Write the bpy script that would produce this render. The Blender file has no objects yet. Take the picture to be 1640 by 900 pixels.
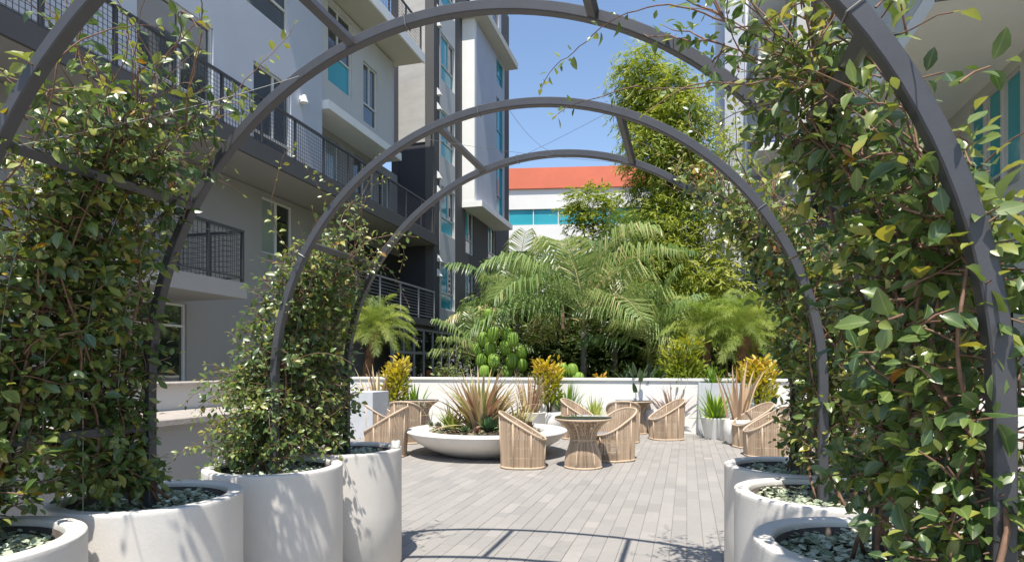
import bpy, math, random
import numpy as np
from mathutils import Vector, Matrix
random.seed(7); RNG = np.random.default_rng(11)
PI = math.pi; rad = math.radians
scene = bpy.context.scene
COL = scene.collection

# ------------------------------------------------------------------ camera
F = 1000.0; PSI = rad(15.64); EYE = 1.45; HX, HY = 820.0, 588.0
CS, SN = math.cos(PSI), math.sin(PSI)
cam_d = bpy.data.cameras.new('camera'); cam = bpy.data.objects.new('camera', cam_d); COL.objects.link(cam)
cam.location = (0, 0, EYE); cam.rotation_euler = (PI/2, 0, PSI)
cam_d.sensor_width = 36; cam_d.lens = 36*F/1640; cam_d.shift_y = (HY-450)/1640
cam_d.clip_start = 0.05; cam_d.clip_end = 500
scene.camera = cam

# ------------------------------------------------------------------ sky, sun, exposure
SUNV = Vector((0.13, -1.22, 2.8)).normalized()
w = bpy.data.worlds.new('World'); scene.world = w; w.use_nodes = True
nt = w.node_tree; bg = nt.nodes['Background']
sky = nt.nodes.new('ShaderNodeTexSky'); sky.sky_type = 'NISHITA'; sky.sun_disc = False
sky.sun_elevation = math.asin(SUNV.z); sky.sun_rotation = math.atan2(SUNV.x, SUNV.y)
sky.air_density = 1.0; sky.dust_density = 0.25; sky.ozone_density = 1.2
nt.links.new(sky.outputs[0], bg.inputs[0]); bg.inputs[1].default_value = 0.118
sd = bpy.data.lights.new('sun', 'SUN'); sd.energy = 3.75; sd.angle = rad(0.53); sd.color = (1.0, 0.94, 0.85)
sun = bpy.data.objects.new('sun', sd); COL.objects.link(sun); sun.location = (0, -10, 25)
sun.rotation_euler = SUNV.to_track_quat('Z', 'Y').to_euler()
scene.view_settings.view_transform = 'Standard'; scene.view_settings.look = 'None'
scene.view_settings.exposure = 0.90; scene.view_settings.gamma = 1.0

# ------------------------------------------------------------------ pixel helpers (a pixel is a direction; the surface gives distance)
def ray(px, py):
    u, v = (px-HX)/F, (HY-py)/F
    return Vector((u*CS-SN, u*SN+CS, v))
def G(px, py, z=0.0):
    r = ray(px, py); t = (z-EYE)/r.z
    return Vector((r.x*t, r.y*t, z))
def PY(px, py, Y):
    r = ray(px, py); t = Y/r.y
    return Vector((r.x*t, Y, EYE+r.z*t))
def PX(px, py, X):
    r = ray(px, py); t = X/r.x
    return Vector((X, r.y*t, EYE+r.z*t))
def PIX(p):
    d = p[1]*CS-p[0]*SN
    if d < 0.05: return None
    return (HX+F*(p[0]*CS+p[1]*SN)/d, HY-F*(p[2]-EYE)/d, d)

# ------------------------------------------------------------------ materials
MATS = {}
def new_mat(name):
    m = bpy.data.materials.new(name); m.use_nodes = True
    n = m.node_tree.nodes; b = n['Principled BSDF']
    MATS[name] = m
    return m, m.node_tree, b
def lk(t, a, b): t.links.new(a, b)
def mat(name, c, rough=0.6, metal=0.0, var=0.0, scale=6.0, bump=0.0, bscale=60.0, spec=0.5, c2=None, stretch=None):
    m, t, b = new_mat(name)
    b.inputs['Roughness'].default_value = rough; b.inputs['Metallic'].default_value = metal
    b.inputs['Specular IOR Level'].default_value = spec
    b.inputs['Base Color'].default_value = (*c, 1)
    tc = t.nodes.new('ShaderNodeTexCoord')
    vec = tc.outputs['Object']
    if stretch:
        mp = t.nodes.new('ShaderNodeMapping'); mp.inputs['Scale'].default_value = stretch
        lk(t, vec, mp.inputs[0]); vec = mp.outputs[0]
    if var > 0 or c2:
        nz = t.nodes.new('ShaderNodeTexNoise'); nz.inputs['Scale'].default_value = scale; nz.inputs['Detail'].default_value = 6
        nz.inputs['Roughness'].default_value = 0.65
        lk(t, vec, nz.inputs['Vector'])
        rp = t.nodes.new('ShaderNodeValToRGB')
        lo = c2 if c2 else tuple(x*(1-var) for x in c); hi = c if c2 else tuple(min(1, x*(1+var)) for x in c)
        rp.color_ramp.elements[0].position = 0.3; rp.color_ramp.elements[1].position = 0.7
        rp.color_ramp.elements[0].color = (*lo, 1); rp.color_ramp.elements[1].color = (*hi, 1)
        lk(t, nz.outputs['Fac'], rp.inputs[0]); lk(t, rp.outputs[0], b.inputs['Base Color'])
    if bump > 0:
        n2 = t.nodes.new('ShaderNodeTexNoise'); n2.inputs['Scale'].default_value = bscale; n2.inputs['Detail'].default_value = 4
        lk(t, vec, n2.inputs['Vector'])
        bp = t.nodes.new('ShaderNodeBump'); bp.inputs['Strength'].default_value = bump; bp.inputs['Distance'].default_value = 0.01
        lk(t, n2.outputs['Fac'], bp.inputs['Height']); lk(t, bp.outputs[0], b.inputs['Normal'])
    return m
def tint_mat(name, stops, rough=0.4, trans=0.3, tcol=None, spec=0.5, noise=0.0, nscale=30.0, rib=False):
    """colour per piece from the 'tint' attribute; thin leaves also let light through"""
    m, t, b = new_mat(name)
    at = t.nodes.new('ShaderNodeAttribute'); at.attribute_name = 'tint'
    rp = t.nodes.new('ShaderNodeValToRGB')
    el = rp.color_ramp.elements
    while len(el) < len(stops): el.new(0.5)
    for e, (p, c) in zip(el, stops): e.position = p; e.color = (*c, 1)
    src = at.outputs['Fac']
    if noise > 0:
        tc = t.nodes.new('ShaderNodeTexCoord'); nz = t.nodes.new('ShaderNodeTexNoise'); nz.inputs['Scale'].default_value = nscale
        nz.inputs['Detail'].default_value = 5
        ge = t.nodes.new('ShaderNodeNewGeometry'); lk(t, ge.outputs['Position'], nz.inputs['Vector'])
        ma = t.nodes.new('ShaderNodeMath'); ma.operation = 'MULTIPLY_ADD'; lk(t, nz.outputs['Fac'], ma.inputs[0]); ma.inputs[1].default_value = noise
        m2 = t.nodes.new('ShaderNodeMath'); m2.operation = 'SUBTRACT'; lk(t, at.outputs['Fac'], m2.inputs[0]); m2.inputs[1].default_value = noise*0.5
        lk(t, m2.outputs[0], ma.inputs[2]); src = ma.outputs[0]
    lk(t, src, rp.inputs[0]); csrc = rp.outputs[0]
    if rib:      # pale midrib
        ra = t.nodes.new('ShaderNodeAttribute'); ra.attribute_name = 'rib'
        mr = t.nodes.new('ShaderNodeMapRange'); mr.inputs[1].default_value = 0.86; mr.inputs[2].default_value = 0.97; mr.inputs[4].default_value = 0.55
        lk(t, ra.outputs['Fac'], mr.inputs[0])
        mx_ = t.nodes.new('ShaderNodeMixRGB'); mx_.inputs[2].default_value = (0.30, 0.36, 0.14, 1)
        lk(t, mr.outputs[0], mx_.inputs[0]); lk(t, csrc, mx_.inputs[1]); csrc = mx_.outputs[0]
    lk(t, csrc, b.inputs['Base Color'])
    b.inputs['Roughness'].default_value = rough; b.inputs['Specular IOR Level'].default_value = spec
    if trans > 0:
        tr = t.nodes.new('ShaderNodeBsdfTranslucent'); mx = t.nodes.new('ShaderNodeMixShader'); mx.inputs[0].default_value = trans
        hs = t.nodes.new('ShaderNodeHueSaturation'); hs.inputs['Saturation'].default_value = 1.15; hs.inputs['Value'].default_value = 1.6
        lk(t, rp.outputs[0], hs.inputs['Color']); lk(t, hs.outputs[0], tr.inputs[0])
        lk(t, b.outputs[0], mx.inputs[1]); lk(t, tr.outputs[0], mx.inputs[2])
        lk(t, mx.outputs[0], t.nodes['Material Output'].inputs[0])
    return m
M = {}
M['steel'] = mat('grey painted steel', (0.058, 0.058, 0.064), 0.42, var=0.12, scale=9, bump=0.05, bscale=180)
M['pot'] = mat('off white cast concrete', (0.66, 0.63, 0.585), 0.6, var=0.07, scale=3.0, bump=0.10, bscale=90)
M['pot_white'] = mat('white glazed planter', (0.86, 0.85, 0.82), 0.5, var=0.04, scale=5)
M['pot_grey'] = mat('grey planter', (0.52, 0.54, 0.57), 0.6, var=0.08, scale=4)
M['soil'] = mat('dark soil', (0.055, 0.042, 0.032), 0.95, var=0.45, scale=30, bump=0.8, bscale=70)
M['shade_sleeve'] = mat('painted inner shade brown', (0.075, 0.062, 0.052), 0.9, var=0.3, scale=12)  # dark brown that stands in for shade inside the tall pots
M['garden'] = mat('garden soil', (0.10, 0.085, 0.06), 0.95, var=0.4, scale=3, bump=0.6, bscale=20)
M['mortar'] = mat('paver joint bed', (0.21, 0.20, 0.19), 0.95, var=0.25, scale=20)
M['white_wall'] = mat('white stucco', (0.80, 0.79, 0.77), 0.8, var=0.05, scale=1.2, bump=0.15, bscale=120)
M['cope'] = mat('pale stone coping', (0.47, 0.43, 0.38), 0.8, c2=(0.34, 0.29, 0.25), scale=11, bump=0.5, bscale=40)
M['stucco_blue'] = mat('pale blue grey stucco', (0.47, 0.495, 0.55), 0.85, var=0.05, scale=0.8, bump=0.2, bscale=60)
M['stucco_lt'] = mat('light grey stucco', (0.53, 0.525, 0.51), 0.85, var=0.06, scale=0.7, bump=0.2, bscale=60)
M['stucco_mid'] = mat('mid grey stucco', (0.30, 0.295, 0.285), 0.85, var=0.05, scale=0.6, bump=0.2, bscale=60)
M['stucco_dk'] = mat('charcoal stucco', (0.085, 0.083, 0.083), 0.85, var=0.07, scale=0.6, bump=0.2, bscale=60)
M['navy_and_shade'] = mat('near black stucco and painted shade', (0.035, 0.036, 0.045), 0.85, var=0.05, scale=0.6)  # own paint of the pier; painted shade on the tower's lower face
M['concrete'] = mat('board marked concrete', (0.40, 0.385, 0.36), 0.85, var=0.10, scale=1.4, bump=0.2, bscale=30, stretch=(1, 1, 2.5))
M['cream'] = mat('cream soffit paint', (0.56, 0.53, 0.45), 0.8, var=0.03, scale=0.8)
M['white_trim'] = mat('white painted trim', (0.80, 0.79, 0.76), 0.7, var=0.03, scale=1.5)
M['orange'] = mat('orange red panel', (0.66, 0.17, 0.095), 0.8, var=0.10, scale=0.35)
M['far_white'] = mat('far white wall', (0.72, 0.70, 0.67), 0.8, var=0.05, scale=0.3)
M['rail'] = mat('black railing metal', (0.05, 0.05, 0.055), 0.45)
M['rail_grey'] = mat('grey railing metal', (0.30, 0.30, 0.31), 0.45)
M['frame_white'] = mat('white window frame', (0.62, 0.62, 0.60), 0.5)
M['frame_dark'] = mat('dark aluminium frame', (0.12, 0.12, 0.115), 0.4)
M['wire'] = mat('galvanised wire', (0.24, 0.24, 0.235), 0.4, metal=0.6)
M['rattan'] = tint_mat('tan rattan', [(0, (0.34, 0.245, 0.165)), (0.5, (0.49, 0.365, 0.255)), (1, (0.61, 0.475, 0.345))], 0.6, 0, spec=0.3)
M['rattan_frame'] = mat('tan rattan wrap', (0.56, 0.43, 0.305), 0.55, var=0.18, scale=90, bump=0.5, bscale=260)
M['cushion'] = mat('grey seat fabric', (0.235, 0.235, 0.25), 0.95, var=0.1, scale=60, bump=0.2, bscale=400)
M['bark'] = mat('brown bark', (0.16, 0.105, 0.065), 0.9, c2=(0.07, 0.045, 0.03), scale=14, bump=0.9, bscale=40, stretch=(1, 1, 0.25))
M['vine_stem'] = mat('pinkish brown vine stem', (0.27, 0.155, 0.10), 0.7, c2=(0.12, 0.065, 0.04), scale=30)
M['palm_trunk'] = mat('fibrous palm trunk', (0.23, 0.115, 0.055), 0.9, c2=(0.09, 0.05, 0.03), scale=20, bump=1.0, bscale=50)
M['palm_grey'] = mat('grey palm trunk', (0.17, 0.155, 0.12), 0.9, c2=(0.075, 0.075, 0.05), scale=10, bump=0.8, bscale=30, stretch=(1, 1, 4))
M['culm'] = mat('green bamboo cane', (0.20, 0.24, 0.06), 0.45, var=0.25, scale=6)
M['lamp_white'] = mat('white lamp body', (0.75, 0.75, 0.73), 0.4)
M['tie'] = mat('green plant tie', (0.02, 0.25, 0.22), 0.6)
M['interior'] = mat('dark room interior', (0.03, 0.028, 0.026), 0.9)
M['blue_cloth'] = mat('blue balcony screen', (0.03, 0.05, 0.22), 0.8)
M['red_brown'] = mat('reddish brown panel', (0.24, 0.075, 0.035), 0.6, var=0.2, scale=8)

M['paver'] = tint_mat('grey concrete paver', [(0, (0.225, 0.213, 0.20)), (0.35, (0.282, 0.268, 0.252)), (0.7, (0.332, 0.314, 0.292)), (1, (0.405, 0.375, 0.34))], 0.8, 0, spec=0.35, noise=0.30, nscale=16)
LEAFSTOPS = [(0, (0.030, 0.062, 0.020)), (0.4, (0.068, 0.120, 0.032)), (0.72, (0.155, 0.215, 0.05)), (0.9, (0.30, 0.32, 0.07)), (0.97, (0.42, 0.33, 0.05)), (1.0, (0.35, 0.13, 0.03))]
M['leaf'] = tint_mat('glossy vine leaf', LEAFSTOPS, 0.34, 0.24, spec=0.75, noise=0.16, nscale=45, rib=True)
M['silver'] = tint_mat('silvery groundcover', [(0, (0.22, 0.28, 0.17)), (0.5, (0.42, 0.47, 0.34)), (1, (0.66, 0.68, 0.56))], 0.7, 0.15)
M['palm'] = tint_mat('feather palm leaf', [(0, (0.075, 0.14, 0.045)), (0.5, (0.155, 0.24, 0.075)), (0.85, (0.29, 0.36, 0.13)), (1, (0.52, 0.44, 0.22))], 0.36, 0.25, spec=0.5)
M['date'] = tint_mat('fine date palm leaf', [(0, (0.14, 0.21, 0.04)), (0.5, (0.25, 0.33, 0.07)), (1, (0.42, 0.46, 0.13))], 0.5, 0.3)
M['bamboo'] = tint_mat('bamboo leaf', [(0, (0.13, 0.19, 0.03)), (0.5, (0.28, 0.34, 0.055)), (1, (0.50, 0.50, 0.10))], 0.5, 0.32)
M['dark_tree'] = tint_mat('dark tree leaf', [(0, (0.03, 0.052, 0.013)), (0.6, (0.075, 0.115, 0.025)), (1, (0.17, 0.21, 0.045))], 0.45, 0.25)
M['flax'] = tint_mat('bronze flax blade', [(0, (0.27, 0.16, 0.10)), (0.35, (0.46, 0.31, 0.21)), (0.65, (0.58, 0.45, 0.28)), (0.85, (0.50, 0.46, 0.20)), (1, (0.22, 0.27, 0.09))], 0.5, 0.22)
M['agave'] = tint_mat('blue green agave', [(0, (0.05, 0.12, 0.06)), (0.6, (0.10, 0.20, 0.085)), (1, (0.22, 0.32, 0.12))], 0.5, 0.05)
M['croton'] = tint_mat('yellow croton leaf', [(0, (0.10, 0.17, 0.02)), (0.4, (0.27, 0.32, 0.04)), (0.75, (0.56, 0.44, 0.06)), (1, (0.60, 0.30, 0.07))], 0.45, 0.3)
M['grass'] = tint_mat('bright green blade', [(0, (0.07, 0.15, 0.02)), (0.5, (0.16, 0.29, 0.03)), (1, (0.36, 0.45, 0.07))], 0.45, 0.3)
M['lime'] = tint_mat('lime variegated blade', [(0, (0.25, 0.33, 0.05)), (1, (0.62, 0.64, 0.22))], 0.45, 0.3)
M['succulent'] = tint_mat('mixed succulent', [(0, (0.10, 0.16, 0.06)), (0.4, (0.22, 0.26, 0.16)), (0.7, (0.26, 0.12, 0.10)), (1, (0.12, 0.20, 0.05))], 0.55, 0.05)
M['cactus'] = mat('ribbed bright green cactus', (0.24, 0.36, 0.035), 0.5, c2=(0.09, 0.20, 0.02), scale=9)
M['strelitzia'] = tint_mat('dark paddle leaf', [(0, (0.03, 0.06, 0.03)), (1, (0.09, 0.14, 0.06))], 0.35, 0.2)

def glass_mat(name, c, rough=0.04, metal=0.0):
    m, t, b = new_mat(name)
    b.inputs['Base Color'].default_value = (*c, 1); b.inputs['Roughness'].default_value = rough
    b.inputs['Specular IOR Level'].default_value = 1.0; b.inputs['Metallic'].default_value = metal
    b.inputs['IOR'].default_value = 1.3 if 'teal' in name else 1.7
    tc = t.nodes.new('ShaderNodeTexCoord'); nz = t.nodes.new('ShaderNodeTexNoise'); nz.inputs['Scale'].default_value = 1.3
    bp = t.nodes.new('ShaderNodeBump'); bp.inputs['Strength'].default_value = 0.06; bp.inputs['Distance'].default_value = 0.05
    lk(t, tc.outputs['Object'], nz.inputs['Vector']); lk(t, nz.outputs['Fac'], bp.inputs['Height']); lk(t, bp.outputs[0], b.inputs['Normal'])
    return m
M['glass'] = glass_mat('dark window glass', (0.018, 0.026, 0.024))
M['glass_teal'] = glass_mat('teal spandrel glass', (0.04, 0.34, 0.41), 0.10)
M['glass_blind'] = glass_mat('window glass with pale blind', (0.22, 0.27, 0.26), 0.12)
M['glass_top'] = glass_mat('smoked table glass', (0.03, 0.035, 0.03), 0.02)

# ------------------------------------------------------------------ mesh building
class MB:
    def __init__(s): s.v = []; s.f = []; s.t = []; s.tint = 0.5; s.m = []; s.mi = 0
    def add(s, vs, fs):
        o = len(s.v); s.v.extend([tuple(p) for p in vs]); s.t.extend([s.tint]*len(vs))
        s.f.extend([tuple(i+o for i in f) for f in fs]); s.m.extend([s.mi]*len(fs)); return s
    def box(s, a, b):
        x0, y0, z0 = a; x1, y1, z1 = b
        if x0 > x1: x0, x1 = x1, x0
        if y0 > y1: y0, y1 = y1, y0
        if z0 > z1: z0, z1 = z1, z0
        return s.add([(x0,y0,z0),(x1,y0,z0),(x1,y1,z0),(x0,y1,z0),(x0,y0,z1),(x1,y0,z1),(x1,y1,z1),(x0,y1,z1)],
                     [(0,3,2,1),(4,5,6,7),(0,1,5,4),(1,2,6,5),(2,3,7,6),(3,0,4,7)])
    def cbox(s, a, b, c=0.006):
        """box with a chamfered top edge"""
        x0,y0,z0 = a; x1,y1,z1 = b
        return s.add([(x0,y0,z0),(x1,y0,z0),(x1,y1,z0),(x0,y1,z0),(x0,y0,z1-c),(x1,y0,z1-c),(x1,y1,z1-c),(x0,y1,z1-c),
                      (x0+c,y0+c,z1),(x1-c,y0+c,z1),(x1-c,y1-c,z1),(x0+c,y1-c,z1)],
                     [(0,3,2,1),(0,1,5,4),(1,2,6,5),(2,3,7,6),(3,0,4,7),(4,5,9,8),(5,6,10,9),(6,7,11,10),(7,4,8,11),(8,9,10,11)])
    def tube(s, pts, r, n=6, caps=True):
        pts = [Vector(p) for p in pts]; N = len(pts)
        rr = r if isinstance(r, (list, tuple)) else [r]*N
        vs = []; up = Vector((0,0,1)); prev = None
        for i, p in enumerate(pts):
            d = (pts[min(i+1, N-1)]-pts[max(i-1, 0)])
            if d.length < 1e-9: d = Vector((0,0,1))
            d.normalize()
            if prev is None:
                a = d.cross(up if abs(d.z) < 0.95 else Vector((1,0,0))).normalized()
            else:
                a = (prev - d*prev.dot(d))
                a = a.normalized() if a.length > 1e-6 else d.orthogonal().normalized()
            prev = a; b = d.cross(a)
            for k in range(n):
                an = 2*PI*k/n
                vs.append(p+(a*math.cos(an)+b*math.sin(an))*rr[i])
        fs = []
        for i in range(N-1):
            for k in range(n):
                k2 = (k+1) % n
                fs.append((i*n+k, i*n+k2, (i+1)*n+k2, (i+1)*n+k))
        if caps: fs.append(tuple(reversed(range(n)))); fs.append(tuple((N-1)*n+k for k in range(n)))
        return s.add(vs, fs)
    def lathe(s, prof, n=48, c=(0,0,0), close=False):
        vs = []
        for r, z in prof:
            for k in range(n):
                a = 2*PI*k/n; vs.append((c[0]+r*math.cos(a), c[1]+r*math.sin(a), c[2]+z))
        fs = []
        L = len(prof)
        for i in range(L-1 if not close else L):
            j = (i+1) % L
            for k in range(n):
                k2 = (k+1) % n; fs.append((i*n+k, i*n+k2, j*n+k2, j*n+k))
        return s.add(vs, fs)
    def build(s, name, m, parent=None, smooth=False, loc=None):
        me = bpy.data.meshes.new(name); me.from_pydata(s.v, [], s.f); me.update()
        return finish(me, name, m, parent, smooth, loc, s.t, s.m)
def finish(me, name, m, parent=None, smooth=False, loc=None, tints=None, mi=None):
    ms = m if isinstance(m, (list, tuple)) else [m]
    for x in ms: me.materials.append(M[x] if isinstance(x, str) else x)
    if mi is not None and len(ms) > 1: me.polygons.foreach_set('material_index', mi)
    if tints is not None:
        a = me.attributes.new('tint', 'FLOAT', 'POINT'); a.data.foreach_set('value', np.asarray(tints, dtype=np.float32))
    if smooth: me.polygons.foreach_set('use_smooth', [True]*len(me.polygons))
    o = bpy.data.objects.new(name, me); COL.objects.link(o)
    if parent: o.parent = parent
    if loc is not None: o.location = loc
    return o
def autosmooth(o, ang=35):
    me = o.data
    me.polygons.foreach_set('use_smooth', [True]*len(me.polygons))
    try: me.set_sharp_from_angle(angle=rad(ang))
    except Exception: pass
    return o
def shared(name, me, parent, loc=(0,0,0), rot=(0,0,0), sc=(1,1,1)):
    o = bpy.data.objects.new(name, me); COL.objects.link(o); o.parent = parent
    o.location = loc; o.rotation_euler = rot; o.scale = sc
    return o
def tag(o, label, cat, group=None, kind=None):
    o['label'] = label; o['category'] = cat
    if group: o['group'] = group
    if kind: o['kind'] = kind
    return o
def thing(name, label, cat, loc=(0,0,0), rz=0, group=None):
    o = bpy.data.objects.new(name, None); COL.objects.link(o); o.empty_display_size = 0.1
    o.location = loc; o.rotation_euler = (0,0,rz)
    return tag(o, label, cat, group)
def copy_tree(o, parent=None):
    c = o.copy(); COL.objects.link(c); c.parent = parent
    for ch in list(o.children): copy_tree(ch, c)
    return c
def struct(o): o['kind'] = 'structure'; return o
def stuff(o): o['kind'] = 'stuff'; return o

# leaf templates: along +Y, width X, normal Z, unit length
def leaf_tmpl(wd=0.5, fold=0.10, droop=0.18, prof=((0.22, 0.62), (0.5, 1.0), (0.78, 0.66))):
    ts = [0.0]+[p[0] for p in prof]+[1.0]
    V = []; 
    for t in ts: V.append((0, t, -droop*t*t))
    for sgn in (-1, 1):
        for t, wv in prof: V.append((sgn*wd*0.5*wv, t, -droop*t*t+fold*wv*wd))
    n = len(prof); Fs = []
    L = [len(ts)+i for i in range(n)]; R = [len(ts)+n+i for i in range(n)]
    Fs.append((0, 1, L[0])); Fs.append((0, R[0], 1))
    for i in range(n-1):
        Fs.append((i+1, i+2, L[i+1], L[i])); Fs.append((i+1, R[i], R[i+1], i+2))
    Fs.append((n, n+1, L[-1])); Fs.append((n, R[-1], n+1))
    return np.array(V, dtype=np.float64), Fs
def disc_tmpl(n=6, cup=0.15):
    V = [(0, 0.5, 0)]+[(0.5*math.sin(2*PI*k/n), 0.5-0.5*math.cos(2*PI*k/n), cup) for k in range(n)]
    return np.array(V), [(0, 1+k, 1+(k+1) % n) for k in range(n)]
BLADE2 = (np.array([(0,0,0),(-0.5,0.35,-0.02),(0.5,0.35,-0.02),(0,1,-0.22)]), [(0,2,3),(0,3,1)])
def frames(axis, nrm):
    y = axis/np.maximum(np.linalg.norm(axis, axis=1, keepdims=True), 1e-9)
    z = nrm-y*np.sum(nrm*y, axis=1, keepdims=True)
    z = z/np.maximum(np.linalg.norm(z, axis=1, keepdims=True), 1e-9)
    x = np.cross(y, z)
    return x, y, z
def scatter_mesh(name, tmpls, pos, axis, nrm, size, tint, wscale=None):
    """join many leaves into one mesh (tmpls: list of templates picked at random)"""
    pos = np.asarray(pos, float); N = len(pos)
    x, y, z = frames(np.asarray(axis, float), np.asarray(nrm, float))
    size = np.asarray(size, float); tint = np.asarray(tint, float)
    ws = np.ones(N) if wscale is None else np.asarray(wscale, float)
    pick = RNG.integers(0, len(tmpls), N)
    Vs = []; Ls = []; Lt = []; Tn = []; Rb = []; off = 0
    for k, (tv, tf) in enumerate(tmpls):
        ix = np.nonzero(pick == k)[0]
        if len(ix) == 0: continue
        m = len(tv)
        P = pos[ix][:, None, :]+size[ix][:, None, None]*(tv[None, :, 0:1]*ws[ix][:, None, None]*x[ix][:, None, :]+tv[None, :, 1:2]*y[ix][:, None, :]+tv[None, :, 2:3]*z[ix][:, None, :])
        Vs.append(P.reshape(-1, 3)); Tn.append(np.repeat(tint[ix], m)); Rb.append(np.tile((np.abs(tv[:, 0]) < 1e-9).astype(float), len(ix)))
        flat = np.array([i for f in tf for i in f]); tot = np.array([len(f) for f in tf])
        Ls.append((flat[None, :]+(np.arange(len(ix))*m)[:, None]+off).reshape(-1)); Lt.append(np.tile(tot, len(ix)))
        off += m*len(ix)
    V = np.concatenate(Vs); L = np.concatenate(Ls); T = np.concatenate(Lt); Tn = np.concatenate(Tn)
    me = bpy.data.meshes.new(name)
    me.vertices.add(len(V)); me.vertices.foreach_set('co', V.reshape(-1).astype(np.float32))
    me.loops.add(len(L)); me.loops.foreach_set('vertex_index', L.astype(np.int32))
    me.polygons.add(len(T)); st = np.concatenate([[0], np.cumsum(T)[:-1]])
    me.polygons.foreach_set('loop_start', st.astype(np.int32))
    me.update(calc_edges=True)
    a = me.attributes.new('rib', 'FLOAT', 'POINT'); a.data.foreach_set('value', np.concatenate(Rb).astype(np.float32))
    return me, Tn
def scatter(name, m, parent, tmpls, pos, axis, nrm, size, tint, wscale=None, smooth=True, loc=None):
    me, T = scatter_mesh(name, tmpls, pos, axis, nrm, size, tint, wscale)
    return finish(me, name, m, parent, smooth, loc, T)

# ------------------------------------------------------------------ generic facade builder
def wall_open(name, m, parent, org, ud, nrm, ulen, z0, z1, openings, thick=0.25):
    """wall sheet with real openings: org = point at u=0, ud along, nrm outward; openings = (u0,u1,z0,z1)"""
    o = Vector(org); ud = Vector(ud); nrm = Vector(nrm)
    us = sorted(set([0, ulen]+[x for a in openings for x in a[:2]])); zs = sorted(set([z0, z1]+[x for a in openings for x in a[2:4]]))
    mb = MB()
    def P(u, z, d=0): q = o+ud*u-nrm*d; return (q.x, q.y, z)
    fl = ud.cross(Vector((0,0,1))).dot(nrm) > 0
    def quad(a, b, c, d): mb.add([a, b, c, d], [(0,1,2,3) if fl else (3,2,1,0)])
    for i in range(len(us)-1):
        for j in range(len(zs)-1):
            uc = (us[i]+us[i+1])/2; zc = (zs[j]+zs[j+1])/2
            if any(a[0] < uc < a[1] and a[2] < zc < a[3] for a in openings): continue
            quad(P(us[i], zs[j]), P(us[i+1], zs[j]), P(us[i+1], zs[j+1]), P(us[i], zs[j+1]))
    for a in openings:
        u0, u1, a0, a1 = a[:4]
        quad(P(u0,a0), P(u0,a1), P(u0,a1,thick), P(u0,a0,thick)); quad(P(u1,a1), P(u1,a0), P(u1,a0,thick), P(u1,a1,thick))
        quad(P(u0,a0), P(u0,a0,thick), P(u1,a0,thick), P(u1,a0)); quad(P(u0,a1,thick), P(u0,a1), P(u1,a1), P(u1,a1,thick))
    quad(P(0,z0), P(0,z1), P(0,z1,thick), P(0,z0,thick)); quad(P(ulen,z1), P(ulen,z0), P(ulen,z0,thick), P(ulen,z1,thick))
    quad(P(0,z1), P(ulen,z1), P(ulen,z1,thick), P(0,z1,thick))
    quad(P(0,z0,thick+0.02), P(0,z1,thick+0.02), P(ulen,z1,thick+0.02), P(ulen,z0,thick+0.02))
    return mb.build(name, m, parent)
def obox(mb, o, ud, nrm, u0, u1, z0, z1, d0, d1):
    """box in facade coordinates, depth d inward"""
    o = Vector(o); vs = []
    for (u, d, z) in ((u0,d0,z0),(u1,d0,z0),(u1,d1,z0),(u0,d1,z0),(u0,d0,z1),(u1,d0,z1),(u1,d1,z1),(u0,d1,z1)):
        q = o+Vector(ud)*u-Vector(nrm)*d; vs.append((q.x, q.y, z))
    fs = [(0,3,2,1),(4,5,6,7),(0,1,5,4),(1,2,6,5),(2,3,7,6),(3,0,4,7)]
    if Vector(ud).cross(Vector((0,0,1))).dot(Vector(nrm)) < 0: fs = [tuple(reversed(f)) for f in fs]
    mb.add(vs, fs)
def window(parent, org, ud, nrm, op, cols=(0.5,), low=None, frame='frame_white', pane=('glass',), lowpane='glass', fw=0.05, dep=0.10):
    u0, u1, z0, z1 = op[:4]; e = 0.004
    w = MB()
    obox(w, org, ud, nrm, u0+e, u0+fw, z0+e, z1-e, dep-0.05, dep+0.03); obox(w, org, ud, nrm, u1-fw, u1-e, z0+e, z1-e, dep-0.05, dep+0.03)
    obox(w, org, ud, nrm, u0+fw, u1-fw, z0+e, z0+fw, dep-0.05, dep+0.03); obox(w, org, ud, nrm, u0+fw, u1-fw, z1-fw, z1-e, dep-0.05, dep+0.03)
    zb = z0+fw
    if low:
        zl = z0+(z1-z0)*low
        obox(w, org, ud, nrm, u0+fw, u1-fw, zl-fw/2, zl+fw/2, dep-0.045, dep+0.03); zb = zl+fw/2
    edges = [u0+fw]
    for c in cols:
        uc = u0+(u1-u0)*c
        obox(w, org, ud, nrm, uc-fw/2, uc+fw/2, zb, z1-fw, dep-0.045, dep+0.03); edges += [uc-fw/2, uc+fw/2]
    edges.append(u1-fw)
    win = w.build('window', frame, parent)
    for i in range(0, len(edges), 2):
        p = MB(); obox(p, org, ud, nrm, edges[i], edges[i+1], zb, z1-fw, dep, dep+0.012)
        p.build('pane', pane[(i//2) % len(pane)], win)
    if low:
        p = MB(); obox(p, org, ud, nrm, u0+fw, u1-fw, z0+fw, zl-fw/2, dep, dep+0.012); p.build('pane', lowpane, win)
    return win
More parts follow.
